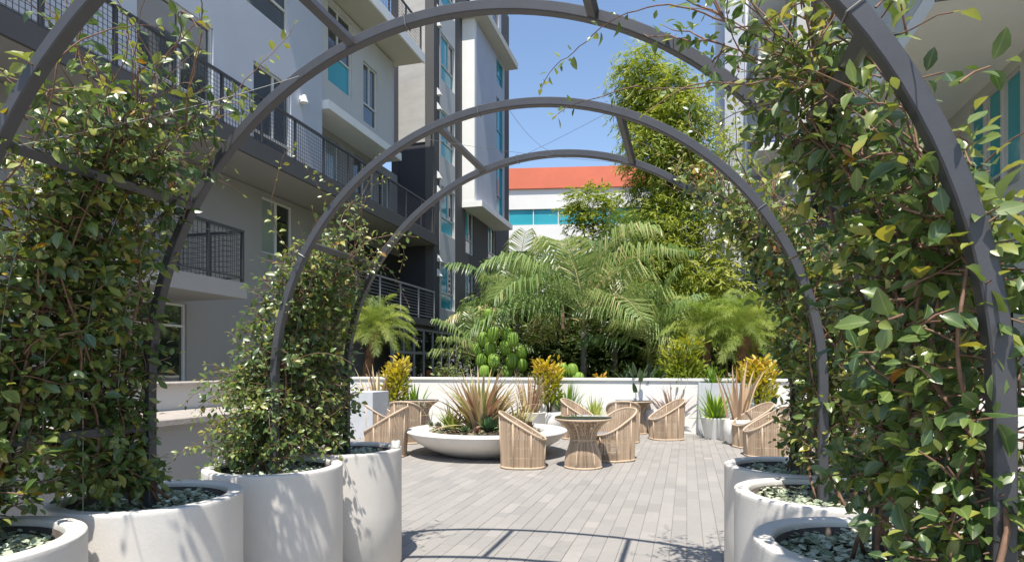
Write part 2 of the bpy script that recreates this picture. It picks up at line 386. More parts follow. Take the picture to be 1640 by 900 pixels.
def railing(parent, a, b, z, h=1.07, panel=1.4, m='rail', mesh='grid', step=0.10):
    """rail from a to b (x,y) standing at height z; posts, rails and infill panels are parts"""
    a = Vector((a[0], a[1], 0)); b = Vector((b[0], b[1], 0)); L = (b-a).length; d = (b-a)/L; nn = Vector((-d.y, d.x, 0))
    n = max(1, round(L/panel)); pw = L/n
    def bar(mb, u0, u1, z0, z1, t): obox(mb, a, d, nn, u0, u1, z0, z1, -t/2, t/2)
    r = MB(); bar(r, 0, L, z+h-0.05, z+h, 0.06); r.build('top_rail', m, parent)
    r = MB(); bar(r, 0, L, z+0.08, z+0.11, 0.03); r.build('bottom_rail', m, parent)
    for i in range(n+1):
        r = MB(); u = min(max(i*pw, 0.025), L-0.025); bar(r, u-0.025, u+0.025, z, z+h-0.05, 0.045); r.build('post', m, parent)
    for i in range(n):
        r = MB(); u0 = i*pw+0.05; u1 = (i+1)*pw-0.05
        if mesh == 'grid':
            k = max(2, int((u1-u0)/step))
            for j in range(k+1):
                u = u0+(u1-u0)*j/k; bar(r, u-0.004, u+0.004, z+0.12, z+h-0.06, 0.008)
            kk = max(2, int((h-0.2)/step))
            for j in range(kk+1):
                zz = z+0.13+(h-0.21)*j/kk; bar(r, u0, u1, zz-0.004, zz+0.004, 0.006)
        else:
            for j in range(8):
                zz = z+0.2+j*0.1; bar(r, u0, u1, zz-0.008, zz+0.008, 0.014)
        r.build('mesh_panel', m, parent)

# ================================================================== SETTING
g = MB(); g.add([(-150,-60,-0.12),(150,-60,-0.12),(150,220,-0.12),(-150,220,-0.12)], [(0,1,2,3)])
struct(g.build('ground', 'garden'))
WALL_Y = 14.2
t = MB(); t.box((-8.6, -4.0, -0.11), (6.9, WALL_Y, -0.006)); terrace = struct(t.build('terrace', 'mortar'))
# concrete plank pavers laid towards the far wall
PW, PL, GAP = 0.13, 0.40, 0.003
PAVERS = []
ncol = int(15.4/PW)
for i in range(ncol):
    x = -8.58+i*PW; y = -3.98-RNG.random()*PL
    while y < WALL_Y-0.02:
        l = PL*(0.5 if RNG.random() < 0.16 else 1.0)
        PAVERS.append((x, max(y, -3.98), min(y+l, WALL_Y-0.004)-max(y, -3.98), RNG.normal(0.52, 0.11)))
        y += l
def pav_vis(p):
    q = PIX((p[0]+PW/2, p[1]+p[2]/2, 0))
    return q is not None and 645 < q[0] < 1160 and 700 < q[1] < 905
vis = sorted([k for k, p in enumerate(PAVERS) if p[2] > PL*0.95 and pav_vis(p)], key=lambda k: PAVERS[k][1])[:300]
visset = set(vis)
pv_mesh = []
for k in range(9):
    b = MB(); b.tint = 0.28+k*0.06
    b.cbox((GAP/2, GAP/2, -0.034), (PW-GAP/2, PL-GAP/2, 0.0), 0.0025)
    o = b.build('paver', 'paver', terrace); pv_mesh.append(o.data)
    k2 = vis[k]; o.location = (PAVERS[k2][0], PAVERS[k2][1], RNG.uniform(-0.0012, 0.0012)); visset.add(k2)
for k in vis[9:]:
    p = PAVERS[k]; q = int(np.clip(round((p[3]-0.28)/0.06), 0, 8))
    shared('paver', pv_mesh[q], terrace, (p[0], p[1], RNG.uniform(-0.0012, 0.0012)))
b = MB()
for k, p in enumerate(PAVERS):
    if k in visset or p[2] < 0.03: continue
    b.tint = float(np.clip(p[3], 0.05, 0.98)); dz = RNG.uniform(-0.0012, 0.0012)
    b.cbox((p[0]+GAP/2, p[1]+GAP/2, -0.034), (p[0]+PW-GAP/2, p[1]+p[2]-GAP/2, dz), 0.0025)
o = b.build('paver_field', 'paver', terrace); stuff(o)

# white parapet wall at the end of the terrace
pw_ = thing('parapet_wall', 'low white parapet wall with pale coping behind the potted plants', 'wall', (0, WALL_Y, 0))
b = MB(); b.box((-8.6, 0.0, -0.1), (6.9, 0.22, 1.15)); b.build('wall_body', 'white_wall', pw_)
for k in range(9):
    b = MB(); x = -8.62+k*1.727; b.cbox((x+0.002, -0.035, 1.152), (x+1.724, 0.255, 1.205), 0.008); b.build('coping_stone', 'white_trim', pw_)

# outdoor counter on the left with upstand and stone slabs
cn = thing('outdoor_counter', 'grey stucco outdoor counter topped with rough pale stone slabs', 'counter', (-5.0, 0, 0))
b = MB(); b.box((-0.95, 1.5, -0.03), (-0.06, 7.3, 0.865)); b.build('counter_body', 'stucco_mid', cn)
for k in range(4):
    b = MB(); y = 1.45+k*1.47; b.cbox((-0.955, y+0.003, 0.868), (0.02, y+1.467, 0.932), 0.01); b.build('counter_slab', 'cope', cn)
b = MB(); b.box((-1.25, 1.5, -0.03), (-0.96, 7.4, 1.225)); b.build('upstand', 'stucco_lt', cn)
for k in range(4):
    b = MB(); y = 1.45+k*1.5; b.cbox((-1.28, y+0.003, 1.228), (-0.90, y+1.497, 1.268), 0.008); b.build('coping_stone', 'cope', cn)

# ------------------------------------------------------------------ left apartment block
LB = thing('apartment_block', 'grey blue apartment block with long mesh railed balconies on the left', 'building', (-10, 0, 0))
UY = (0, 1, 0); NX = (1, 0, 0)
def L(p): return (p[0]+10, p[1], p[2])     # world to building coordinates
# ground and first floor wall, X=-10.5
o1 = (-0.5, -3, 0)
ops = [(12.9, 14.2, 1.1, 2.82), (16.7, 18.0, 4.4, 5.85), (9.0, 10.6, 1.0, 2.82)]
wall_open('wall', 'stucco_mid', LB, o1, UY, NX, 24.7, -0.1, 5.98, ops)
window(LB, o1, UY, NX, ops[0], cols=(), low=0.72, pane=('glass',), lowpane='glass')
window(LB, o1, UY, NX, ops[1], cols=(0.5,), pane=('glass_blind', 'glass'))
window(LB, o1, UY, NX, ops[2], cols=(0.5,), low=0.75)
# floor two wall, set forward, pale blue grey
o2 = (0.15, -3, 0)
ops = [(12.3+k, 14.25+k, 6.42, 8.75) for k in (0,)]+[(15.55, 17.0, 6.42, 8.7), (7.6, 9.8, 6.42, 8.75), (3.6, 5.6, 6.42, 8.75)]
opsu = [(15.3, 16.9, 9.95, 11.7), (9.6, 11.4, 9.95, 11.7), (5.0, 6.6, 9.95, 11.7), (15.3, 16.9, 13.1, 14.9), (9.6, 11.4, 13.1, 14.9)]
wall_open('wall', 'stucco_blue', LB, o2, UY, NX, 18.4, 6.32, 17.0, ops+opsu)
for q in ops: window(LB, o2, UY, NX, q, cols=(0.55,), low=0.30, pane=('glass', 'glass'), frame='frame_white')
for q in opsu: window(LB, o2, UY, NX, q, cols=(0.5,), low=0.34, pane=('glass', 'glass'), lowpane='glass')
b = MB(); b.box((-3.0, 15.45, 6.32), (0.14, 15.40-0.2, 17.0)); b.build('return_wall', 'stucco_blue', LB)
# recessed wall under the box and behind the balcony
o3 = (-0.6, 15.45, 0)
ops = [(0.7, 2.1, 6.42, 8.5), (3.0, 4.4, 6.42, 8.5), (4.75, 5.6, 7.1, 8.4)]
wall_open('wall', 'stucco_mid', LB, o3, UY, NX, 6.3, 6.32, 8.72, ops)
for q in ops: window(LB, o3, UY, NX, q, cols=(0.5,), frame='frame_white', pane=('glass', 'glass_blind'))
# projecting upper box
o4 = (0.0, 15.47, 0)
ops = [(0.5, 1.85, 9.75, 12.05), (2.55, 3.5, 9.35, 11.3)]
wall_open('wall', 'stucco_lt', LB, o4, UY, NX, 4.6, 8.95, 12.2, ops)
window(LB, o4, UY, NX, ops[0], cols=(0.45,), low=0.4, pane=('glass', 'glass'), lowpane='glass_teal')
window(LB, o4, UY, NX, ops[1], cols=(0.5,), low=0.33, pane=('glass', 'glass'))
b = MB(); b.box((-2.5, 15.46, 8.70), (0.34, 20.1, 8.95)); b.build('ledge', 'white_trim', LB)
b = MB(); b.box((-2.5, 20.08, 8.96), (0.0, 20.2, 12.2)); b.build('end_wall', 'stucco_blue', LB)
b = MB(); b.box((-2.5, 12.9, 12.25), (1.0, 20.5, 12.5)); b.build('roof_slab', 'cream', LB)
b = MB(); b.box((0.99, 12.9, 12.22), (1.05, 20.52, 12.55)); b.build('slab_edge', 'white_trim', LB)
railing(LB, (0.95, 13.0), (0.95, 20.4), 12.5, panel=1.3)
o5 = (-1.2, 12.9, 0); wall_open('wall', 'stucco_blue', LB, o5, UY, NX, 8.0, 12.5, 17.0, [(1.5, 3.4, 12.55, 14.8), (5, 6.6, 12.55, 14.8)])
for q in ((1.5, 3.4, 12.55, 14.8), (5, 6.6, 12.55, 14.8)): window(LB, o5, UY, NX, q)
# long balcony of the second floor
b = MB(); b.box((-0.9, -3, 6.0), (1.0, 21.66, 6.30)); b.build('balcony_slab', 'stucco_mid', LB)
b = MB(); b.box((0.99, -3, 5.97), (1.06, 21.66, 6.33)); b.build('slab_edge', 'stucco_dk', LB)
railing(LB, (0.95, -2.9), (0.95, 21.6), 6.31, h=1.1, panel=1.2, step=0.085)
# small balcony of the first floor
b = MB(); b.box((-0.48, 7.9, 2.86), (1.25, 10.95, 3.18)); b.build('balcony_slab', 'stucco_mid', LB)
railing(LB, (1.2, 7.95), (1.2, 10.9), 3.19, h=1.07, panel=1.0)
railing(LB, (1.2, 10.88), (-0.45, 10.88), 3.19, h=1.07, panel=0.85)
# lower balcony near the tower, with the dark opening behind it
b = MB(); b.box((-0.48, 15.8, 2.95), (1.0, 21.66, 3.18)); b.build('balcony_slab', 'stucco_dk', LB)
railing(LB, (0.95, 15.9), (0.95, 21.6), 3.19, h=1.07, panel=1.3, m='rail_grey', mesh='bars')
b = MB(); b.box((-0.49, 17.9, 3.19), (-0.44, 21.6, 5.6)); b.build('dark_opening', 'interior', LB)
# wall lamp
b = MB(); p = PX(481, 160, -9.85); c = L(p)
b.lathe([(0, 0.1), (0.05, 0.1), (0.07, 0.02), (0.11, -0.1), (0.09, -0.1), (0.0, -0.02)], 16, (c[0]+0.12, c[1], c[2]))
b.box((c[0]-0.0, c[1]-0.05, c[2]-0.02), (c[0]+0.1, c[1]+0.05, c[2]+0.08)); b.build('wall_lamp', 'lamp_white', LB)

# ------------------------------------------------------------------ stair tower beyond, with the white framed box
TW = thing('apartment_tower', 'charcoal apartment tower with white framed box and teal windows', 'building', (-9.1, 21.7, 0))
b = MB(); b.box((-1.75, 0.0, -0.1), (-1.45, 0.5, 20)); b.build('dark_pier', 'navy_and_shade', TW)
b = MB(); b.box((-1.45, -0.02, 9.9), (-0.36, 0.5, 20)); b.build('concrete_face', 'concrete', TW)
b = MB(); b.box((-1.45, 0.02, -0.1), (-0.36, 0.5, 9.898)); b.build('painted_shade_face', 'navy_and_shade', TW)  # near black paints in the shadow cast from the slab above
b = MB(); b.box((-0.36, 0.01, 3.0), (-0.01, 0.55, 20)); b.build('corner_pier', 'stucco_dk', TW)
for k in range(4):
    z = 4.9+k*3.15
    for j in range(2):
        b = MB(); b.add([(0.0, 0.28, z+j*0.55), (0.0, 0.46, z+j*0.55), (0.16, 0.28, z+j*0.55), (0.16, 0.46, z+j*0.55), (0.0, 0.28, z+0.28+j*0.55), (0.0, 0.46, z+0.28+j*0.55)],
              [(0,1,3,2),(0,2,4),(1,5,3),(2,3,5,4)])
        b.build('vent_hood', 'lamp_white', TW)
oT = (0, 0.55, 0)
ops = [(0.15, 1.6, 3.7+k*2.95, 5.5+k*2.95) for k in range(5)]
wall_open('panel_wall', 'stucco_lt', TW, oT, UY, NX, 1.65, 3.0, 20, ops, 0.2)
for q in ops: window(TW, oT, UY, NX, q, cols=(0.62,), low=0.36, pane=('glass_teal', 'glass'), lowpane='glass_teal')
oT2 = (0.003, 2.2, 0)
ops = [(1.25, 2.3, 3.7, 5.6), (1.25, 2.3, 6.35, 8.2), (4.4, 5.6, 3.7, 5.6), (4.4, 5.6, 6.35, 8.2)]
wall_open('wall', 'stucco_dk', TW, oT2, UY, NX, 8.0, 3.0, 20, ops, 0.2)
for q in ops: window(TW, oT2, UY, NX, q, cols=(0.5,), low=0.33, pane=('glass_teal', 'glass'), lowpane='glass_blind')
# white framed box
bw = MB(); bw.box((0.01, 3.0, 8.4), (0.56, 3.25, 16.05)); bw.build('white_frame', 'white_trim', TW)
bw = MB(); bw.box((0.01, 2.98, 8.15), (0.90, 7.7, 8.398)); bw.build('white_sill_slab', 'white_trim', TW)
oB = (0.55, 3.26, 0)
ops = [(2.9, 4.0, 8.6+k*3.1, 11.0+k*3.1) for k in range(2)]+[(2.9, 4.0, 14.8, 15.9)]
wall_open('box_wall', 'stucco_blue', TW, oB, UY, NX, 4.2, 8.4, 16.05, ops, 0.2)
for q in ops: window(TW, oB, UY, NX, q, cols=(0.3,), low=0.4, frame='glass_teal', pane=('glass', 'glass_teal'), lowpane='glass_teal')
bw = MB(); bw.box((0.02, 7.47, 8.4), (0.545, 7.5, 16.05)); bw.build('box_end', 'stucco_blue', TW)
bw = MB(); bw.box((-1.4, 2.6, 16.06), (1.12, 7.9, 16.35)); bw.build('roof_slab', 'cream', TW)
oP = (0.35, 3.6, 0); ops = [(0.3, 1.6, 16.6, 18.8), (2.0, 3.6, 16.6, 18.8)]
wall_open('penthouse_wall', 'stucco_blue', TW, oP, UY, NX, 4.0, 16.36, 20, ops, 0.2)
for q in ops: window(TW, oP, UY, NX, q, pane=('glass_teal', 'glass'))
# shopfront at ground level
oS = (0.0, -3.4, 0)
n = 14; pwid = 11.6/n
f = MB()
for k in range(n+1): obox(f, oS, UY, NX, k*pwid-0.03, k*pwid+0.03, -0.1, 2.82, -0.01, 0.08)
for zz in (0.0, 1.95, 2.78): obox(f, oS, UY, NX, 0, 11.6, zz-0.04, zz+0.04, -0.006, 0.075)
f.build('shopfront_frame', 'rail_grey', TW)
for k in range(n):
    p = MB(); obox(p, oS, UY, NX, k*pwid+0.031, (k+1)*pwid-0.031, 0.041, 1.909, 0.03, 0.042); p.build('pane', 'glass', TW)
    p = MB(); obox(p, oS, UY, NX, k*pwid+0.031, (k+1)*pwid-0.031, 1.991, 2.739, 0.03, 0.042); p.build('pane', 'glass', TW)
b = MB(); obox(b, oS, UY, NX, -0.1, 11.7, 2.822, 2.998, 0.0, 0.5); b.build('lintel', 'stucco_dk', TW)
for k in (3, 4, 5):
    b = MB(); obox(b, oS, UY, NX, k*pwid+0.26, (k+1)*pwid-0.2, 0.05, 1.35, 0.008, 0.026); b.build('red_brown_panel', 'red_brown', TW)  # reddish brown panels just in front of the lower panes

# ------------------------------------------------------------------ far white building with orange band
FB = thing('office_building', 'far white office building with orange red parapet and teal window band', 'building', (-6, 50, 0), rad(11))
b = MB(); b.box((-26, 0.0, -0.1), (24, 12, 12.9)); b.build('lower_wall', 'far_white', FB)
b = MB(); b.box((-26, 0.35, 12.9), (24, 12, 14.15)); b.build('window_recess', 'interior', FB)
for k in range(25):
    b = MB(); b.box((-26+k*2+0.04, 0.12, 12.94), (-26+k*2+1.96, 0.16, 14.11)); b.build('pane', 'glass_teal', FB)
b = MB(); 
for k in range(26): b.box((-26+k*2-0.04, 0.05, 12.9), (-26+k*2+0.04, 0.17, 14.15))
b.build('mullions', 'frame_white', FB)
b = MB(); b.box((-26, -0.05, 14.15), (24, 12, 15.75)); b.build('upper_wall', 'far_white', FB)
b = MB(); b.box((-26, -0.25, 15.752), (24, 12, 17.4)); b.build('orange_parapet', 'orange', FB)
b = MB(); b.box((4.6, 2, 17.4), (5.4, 2.8, 18.0)); b.build('roof_unit', 'far_white', FB)
for r in range(3):
    for k in range(12):
        b = MB(); b.box((-24+k*4, -0.03, 2.0+r*3.4), (-22+k*4, 0.02, 4.0+r*3.4)); b.build('window', 'glass', FB)

# ------------------------------------------------------------------ right hand buildings
RB = thing('balcony_block', 'pale blue grey block with stacked white edged balconies behind the right arch', 'building', (1.5, 27, 0))
b = MB(); b.box((0, 0, -0.1), (9, 9, 22)); b.build('wall', 'stucco_blue', RB)
b = MB(); b.box((0.02, -0.02, -0.1), (0.72, -0.001, 9.2)); b.build('lower_panel', 'stucco_lt', RB)
b = MB(); b.tube([(0.82, -0.1, 0), (0.82, -0.1, 22)], 0.055, 8); b.build('downpipe', 'white_trim', RB)
for k in range(5):
    z = 3.0+k*3.08
    b = MB(); b.box((0.95, -3.2, z), (2.15, -0.02, z+0.26)); b.build('balcony_slab', 'white_trim', RB)
    railing(RB, (0.98, -3.15), (2.12, -3.15), z+0.27, h=1.0, panel=1.1, m='rail_grey', step=0.11)
    railing(RB, (0.98, -0.05), (0.98, -3.1), z+0.27, h=1.0, panel=1.0, m='rail_grey', step=0.11)
    b = MB(); b.box((1.2, -2.6, z+0.3), (1.9, -2.4, z+0.62)); b.build('balcony_box', 'blue_cloth', RB)
    b = MB(); b.box((2.16, -3.6, z-1.2), (2.6, -0.02, z+1.9)); b.build('fin_wall', 'stucco_lt', RB)
for k in range(5):
    for j in range(2):
        z = 3.9+k*3.08; x = 3.2+j*2.4
        w_ = window(RB, (0, -0.12, 0), (1, 0, 0), (0, -1, 0), (x, x+1.5, z, z+1.7), pane=('glass', 'glass_teal'), dep=0.06)
RW = thing('terrace_wing', 'pale grey wing with deep soffit and tall teal windows on the right', 'building', (7, 0, 0))
oR = (0, 27, 0); UYn = (0, -1, 0); NXn = (-1, 0, 0)
ops = [(9.2, 10.0, 5.5, 8.05), (10.08, 10.9, 5.5, 8.05), (8.3, 9.12, 5.5, 8.05), (4.5, 6.0, 5.6, 7.6), (4.5, 6.2, 1.0, 2.9), (8.6, 10.6, 0.1, 2.9), (12.5, 14.4, 0.1, 2.9), (16, 18, 0.6, 2.9), (19, 21, 0.6, 2.9)]
wall_open('wall', 'stucco_lt', RW, oR, UYn, NXn, 30, -0.1, 8.3, ops, 0.25)
for k, q in enumerate(ops): window(RW, oR, UYn, NXn, q, cols=(), low=0.18 if k < 3 else 0.3, frame='frame_dark' if k > 4 else 'stucco_lt', pane=('glass_teal' if k in (0, 1, 2) else 'glass',), lowpane='glass_blind' if k < 3 else 'glass', fw=0.06)
b = MB(); b.box((-2.5, 13.4, 8.3), (5, 26.9, 8.7)); b.build('soffit_slab', 'white_trim', RW)
b = MB(); b.box((-2.5, 13.37, 8.72), (5, 13.9, 10.4)); b.build('upper_fascia', 'white_trim', RW)
b = MB(); b.box((-2.53, 13.35, 8.28), (5, 13.398, 8.71)); b.build('slab_edge', 'stucco_dk', RW)
b = MB(); b.box((-2.5, 13.92, 8.72), (5, 26.9, 17)); b.build('upper_wall', 'stucco_lt', RW)
b = MB(); b.box((-3.1, 18.6, 4.6), (-0.02, 25.0, 4.9)); b.build('balcony_slab', 'stucco_lt', RW)
railing(RW, (-3.05, 25.0), (-3.05, 18.7), 4.91, h=1.05, panel=1.4)
railing(RW, (-3.0, 18.65), (-0.1, 18.65), 4.91, h=1.05, panel=1.4)

# ================================================================== ARBOURS
ARCH_X, ARCH_R, SPRING = -0.903, 1.535, 1.356
YA, YB, YC, YD = 1.53, 2.374, 3.30, 4.14
POT_H = 0.85
def arch_pt(s_deg): a = rad(s_deg); return ARCH_X+ARCH_R*math.cos(a), SPRING+ARCH_R*math.sin(a)
def square_path(mb, pts, nrms, hw, hd):
    """square tube along a path in the XZ plane; hw = half width in plane, hd = half depth in Y; ends chamfered a little"""
    vs = []; N = len(pts); c = 0.004
    prof = [(-hw, -hd+c), (-hw+c, -hd), (hw-c, -hd), (hw, -hd+c), (hw, hd-c), (hw-c, hd), (-hw+c, hd), (-hw, hd-c)]
    for (x, z), (nx, nz) in zip(pts, nrms):
        for a, d in prof: vs.append((x+nx*a, d, z+nz*a))
    fs = []
    for i in range(N-1):
        for k in range(8): fs.append((i*8+k, (i+1)*8+k, (i+1)*8+(k+1) % 8, i*8+(k+1) % 8))
    fs.append(tuple(range(8))); fs.append(tuple(reversed(range((N-1)*8, N*8))))
    mb.add(vs, fs)
HW = 0.0215
def make_arch(parent, y):
    mb = MB(); pts = [(ARCH_R, 0.30), (ARCH_R, 0.8), (ARCH_R, SPRING-0.05)]; nr = [(1, 0)]*3
    for k in range(0, 73):
        a = PI*k/72; pts.append((ARCH_R*math.cos(a), SPRING+ARCH_R*math.sin(a))); nr.append((math.cos(a), math.sin(a)))
    pts += [(-ARCH_R, SPRING-0.05), (-ARCH_R, 0.8), (-ARCH_R, 0.30)]; nr += [(-1, 0)]*3
    square_path(mb, pts, nr, HW, 0.0225)
    o = mb.build('arch', 'steel', parent); o.location.y = y
    return autosmooth(o, 30)
def arch_bar(parent, ang, y0, y1, z=None, wd=0.017):
    """bar between the two hoops at an angle of the curve or at height z on a leg (ang 0 or 180)"""
    a = rad(ang); r = ARCH_R
    if z is None: x, zz, nx, nz = r*math.cos(a), SPRING+r*math.sin(a), math.cos(a), math.sin(a)
    else: x, zz, nx, nz = (r if ang < 90 else -r), z, (1 if ang < 90 else -1), 0
    tx, tz = -nz, nx; vs = []
    for y in (y0+0.0228, y1-0.0228):
        for (p, q) in ((-wd, -wd), (wd, -wd), (wd, wd), (-wd, wd)):
            vs.append((x+nx*p+tx*q, y, zz+nz*p+tz*q))
    MBo = MB(); MBo.add(vs, [(0,1,2,3), (7,6,5,4), (0,4,5,1), (1,5,6,2), (2,6,7,3), (3,7,4,0)])
    return MBo.build('cross_bar', 'steel', parent)
BAR_ANG = [24, 72, 108, 156]
for (y0, y1, lab) in ((YA, YB, 'grey steel hoop arbour nearest the camera, its top cut by the frame'), (YC, YD, 'grey steel hoop arbour standing nearer the dining terrace, both hoops in view')):
    ar = thing('garden_arbour', lab, 'arbour', (ARCH_X, y0, 0), 0, 'steel arbours over the path')
    make_arch(ar, 0); make_arch(ar, y1-y0)
    for a in (33, 68.5, 107.5, 147): arch_bar(ar, a, 0, y1-y0)
    for a in (0, 180): arch_bar(ar, a, 0, y1-y0, z=1.17)
    # climbing wires of the side panels
    wm = MB()
    for sg in (-1, 1):
        for k in range(1, 5):
            yy = (y1-y0)*k/5
            pts = [(sg*ARCH_R, yy, 0.82), (sg*ARCH_R, yy, SPRING)]+[(sg*ARCH_R*math.cos(rad(t_)), yy, SPRING+ARCH_R*math.sin(rad(t_))) for t_ in (8, 16, 24, 31)]
            wm.tube(pts, 0.0016, 4)
        for z in (1.0, 1.35):
            wm.tube([(sg*ARCH_R, 0, z), (sg*ARCH_R, y1-y0, z)], 0.0016, 4)
    stuff(wm.build('climbing_wires', 'wire', ar))
    # steel collars round the hoops where wires are tied
    for hy in (0, y1-y0):
        for a in (35, 98, 150):
            cm = MB(); ca = rad(a); cx, cz = ARCH_R*math.cos(ca), SPRING+ARCH_R*math.sin(ca)
            ring = []
            for k in range(5):
                p, q = ((-1,-1),(1,-1),(1,1),(-1,1),(-1,-1))[k]
                ring.append((cx+math.cos(ca)*p*(HW+0.003), hy+q*0.026, cz+math.sin(ca)*p*(HW+0.003)))
            cm.tube(ring, 0.0022, 4); cm.build('wire_tie', 'wire', ar)
# free wires strung between hoops
def wire(a, b, label, sag=0.03, r=0.0011):
    a = Vector(a); b = Vector(b); pts = []
    for k in range(13):
        t_ = k/12; p = a.lerp(b, t_); p.z -= sag*4*t_*(1-t_); pts.append(p)
    o = MB().tube(pts, r, 4).build('wire', 'wire'); tag(o, label, 'wire', 'thin wires strung about the arbours')
def on_arch(px_deg, y): x, z = arch_pt(px_deg); return (x, y, z+0.0)
wire(on_arch(148, YA), on_arch(117, YB), 'pale thin wire slanting across the left balcony to the second hoop', 0.02, 0.0014)
wire(on_arch(150, YA), (-3.6, 4.3, 2.55), 'thin wire running down from the nearest hoop across the left railing', 0.03)
wire(on_arch(92, YC), on_arch(88, YD), 'short slack wire between the tops of the two farther hoops', 0.05, 0.0013)
wire(on_arch(113, YD), on_arch(70, YC), 'thin wire crossing the sky between the two farther hoops', 0.02)
wire(on_arch(113, YC), on_arch(68, YD), 'thin wire crossing the sky above the orange parapet', 0.02)

# ================================================================== TALL POTS
def tall_pot(name, label, x, y, group):
    po = thing(name, label, 'planter', (x, y, 0), RNG.uniform(0, 6), group)
    R = 0.405
    prof = [(0.0, 0.0), (R-0.012, 0.0), (R, 0.012), (R, POT_H*0.5), (R, POT_H-0.10), (R, POT_H-0.020), (R, POT_H-0.006), (R-0.002, POT_H-0.002), (R-0.006, POT_H), (R-0.020, POT_H), (R-0.052, POT_H), (R-0.060, POT_H), (R-0.0675, POT_H-0.003), (R-0.070, POT_H-0.010), (R-0.070, POT_H-0.02), (R-0.072, POT_H-0.16), (0, POT_H-0.16)]
    autosmooth(MB().lathe(prof, 72).build('shell', 'pot', po), 60)
    MB().lathe([(R-0.0735, POT_H-0.15), (R-0.0735, POT_H-0.028), (R-0.078, POT_H-0.024), (R-0.080, POT_H-0.15)], 56).build('shade_sleeve', 'shade_sleeve', po, True)  # dark sleeve added to paint shade onto the inner pot wall
    so = MB(); N = 40; rr = R-0.081
    vs = [(0, 0, POT_H-0.09)]; fs = []
    for i in range(1, 7):
        for k in range(N):
            a = 2*PI*k/N; q = rr*i/6; vs.append((q*math.cos(a), q*math.sin(a), POT_H-0.098+0.012*RNG.random()))
    for k in range(N): fs.append((0, 1+k, 1+(k+1) % N))
    for i in range(5):
        for k in range(N):
            k2 = (k+1) % N; fs.append((1+i*N+k, 1+(i+1)*N+k, 1+(i+1)*N+k2, 1+i*N+k2))
    so.add(vs, fs); so.build('soil', 'soil', po, True)
    return po
POS = []
NAMES = [('A', YA), ('B', YB), ('C', YC), ('D', YD)]
LABL = ['round off white planter cut by the bottom left corner of the frame', 'large off white cylinder planter in the left foreground under the second hoop',
        'leaf shadowed off white cylinder planter under the third hoop on the left', 'off white cylinder planter at the far end of the left row beside the paving']
LABR = ['off white planter under the nearest hoop at the lower right corner', 'off white planter with wide shaded rim at the right foreground',
        'off white planter with silvery groundcover under the third hoop on the right', 'off white planter at the far end of the right row beside the paving']
GC = ['left corner planter', 'large left foreground planter', 'leaf shadowed left planter', 'far left planter']
GCR = ['lower right corner planter', 'right foreground planter', 'third right planter', 'far right planter']
DISCS = [disc_tmpl(6, 0.12), disc_tmpl(5, 0.2), disc_tmpl(6, -0.1)]
def ground_cover(x, y, label, n=1500):
    pos = []; ax = []; nr = []; sz = []; ti = []
    for _ in range(n):
        a = RNG.uniform(0, 2*PI); q = 0.325*math.sqrt(RNG.random())
        cl = 0.5+0.5*math.sin(q*23+3*a)*math.sin(5*a+q*9)
        h = POT_H-0.085+RNG.random()*(0.015+0.05*cl)
        pos.append((x+q*math.cos(a), y+q*math.sin(a), h))
        b = RNG.uniform(0, 2*PI); ax.append((math.cos(b), math.sin(b), RNG.uniform(-0.3, 0.5)))
        nr.append((RNG.normal(0, 0.4), RNG.normal(0, 0.4), 1)); sz.append(RNG.uniform(0.016, 0.034)); ti.append(np.clip(RNG.normal(0.5, 0.25), 0, 1))
    o = scatter('ground_cover', 'silver', None, DISCS, pos, ax, nr, sz, ti)
    tag(o, label, 'ground cover', None, 'stuff')
for sg, labs, gcs in ((-1, LABL, GC), (1, LABR, GCR)):
    for (nm, y), lab, gc in zip(NAMES, labs, gcs):
        x = ARCH_X+sg*ARCH_R; POS.append((sg, nm, x, y))
        tall_pot('cylinder_planter', lab, x, y, 'cylinder planters at the feet of the arbours')
        ground_cover(x, y, 'silvery green groundcover filling the '+gc)
# small spotlights clipped on the rims
def spot(y, side, label):
    cx = ARCH_X-ARCH_R+side*0.368*CS; cy = y+side*0.368*SN; b = MB()
    b.lathe([(0, 0), (0.026, 0), (0.032, 0.006), (0.034, 0.045), (0.030, 0.052), (0, 0.053)], 20)
    b2 = thing('rim_spotlight', label, 'spotlight', (cx, cy, POT_H+0.004), 0, 'small white spotlights on planter rims')
    autosmooth(b.build('lamp_head', 'lamp_white', b2), 40)
    MB().box((-0.02, -0.02, -0.003), (0.02, 0.04, -0.0005)).build('clip', 'lamp_white', b2)
spot(YC, -0.85, 'small white spotlight on the left rim of the leaf shadowed planter')
spot(YD, 1, 'small white spotlight on the rim of the far left planter')

# ================================================================== CLIMBING VINES
LT = [leaf_tmpl(0.58, 0.18, 0.18), leaf_tmpl(0.62, 0.26, 0.32), leaf_tmpl(0.54, 0.10, 0.06), leaf_tmpl(0.62, 0.34, 0.24), leaf_tmpl(0.56, -0.10, 0.14)]
TINTS = [0.12, 0.3, 0.42, 0.52, 0.63, 0.74, 0.84, 0.93, 0.985]
LEAFMESH = []
for i, tm in enumerate(LT):
    for tv in TINTS:
        me = bpy.data.meshes.new('leaf'); me.from_pydata([tuple(v) for v in tm[0]], [], tm[1]); me.update()
        me.materials.append(M['leaf']); a = me.attributes.new('tint', 'FLOAT', 'POINT'); a.data.foreach_set('value', [tv]*len(tm[0]))
        a = me.attributes.new('rib', 'FLOAT', 'POINT'); a.data.foreach_set('value', [1.0 if abs(v[0]) < 1e-9 else 0.0 for v in tm[0]])
        me.polygons.foreach_set('use_smooth', [True]*len(me.polygons)); LEAFMESH.append((i, tv, me))
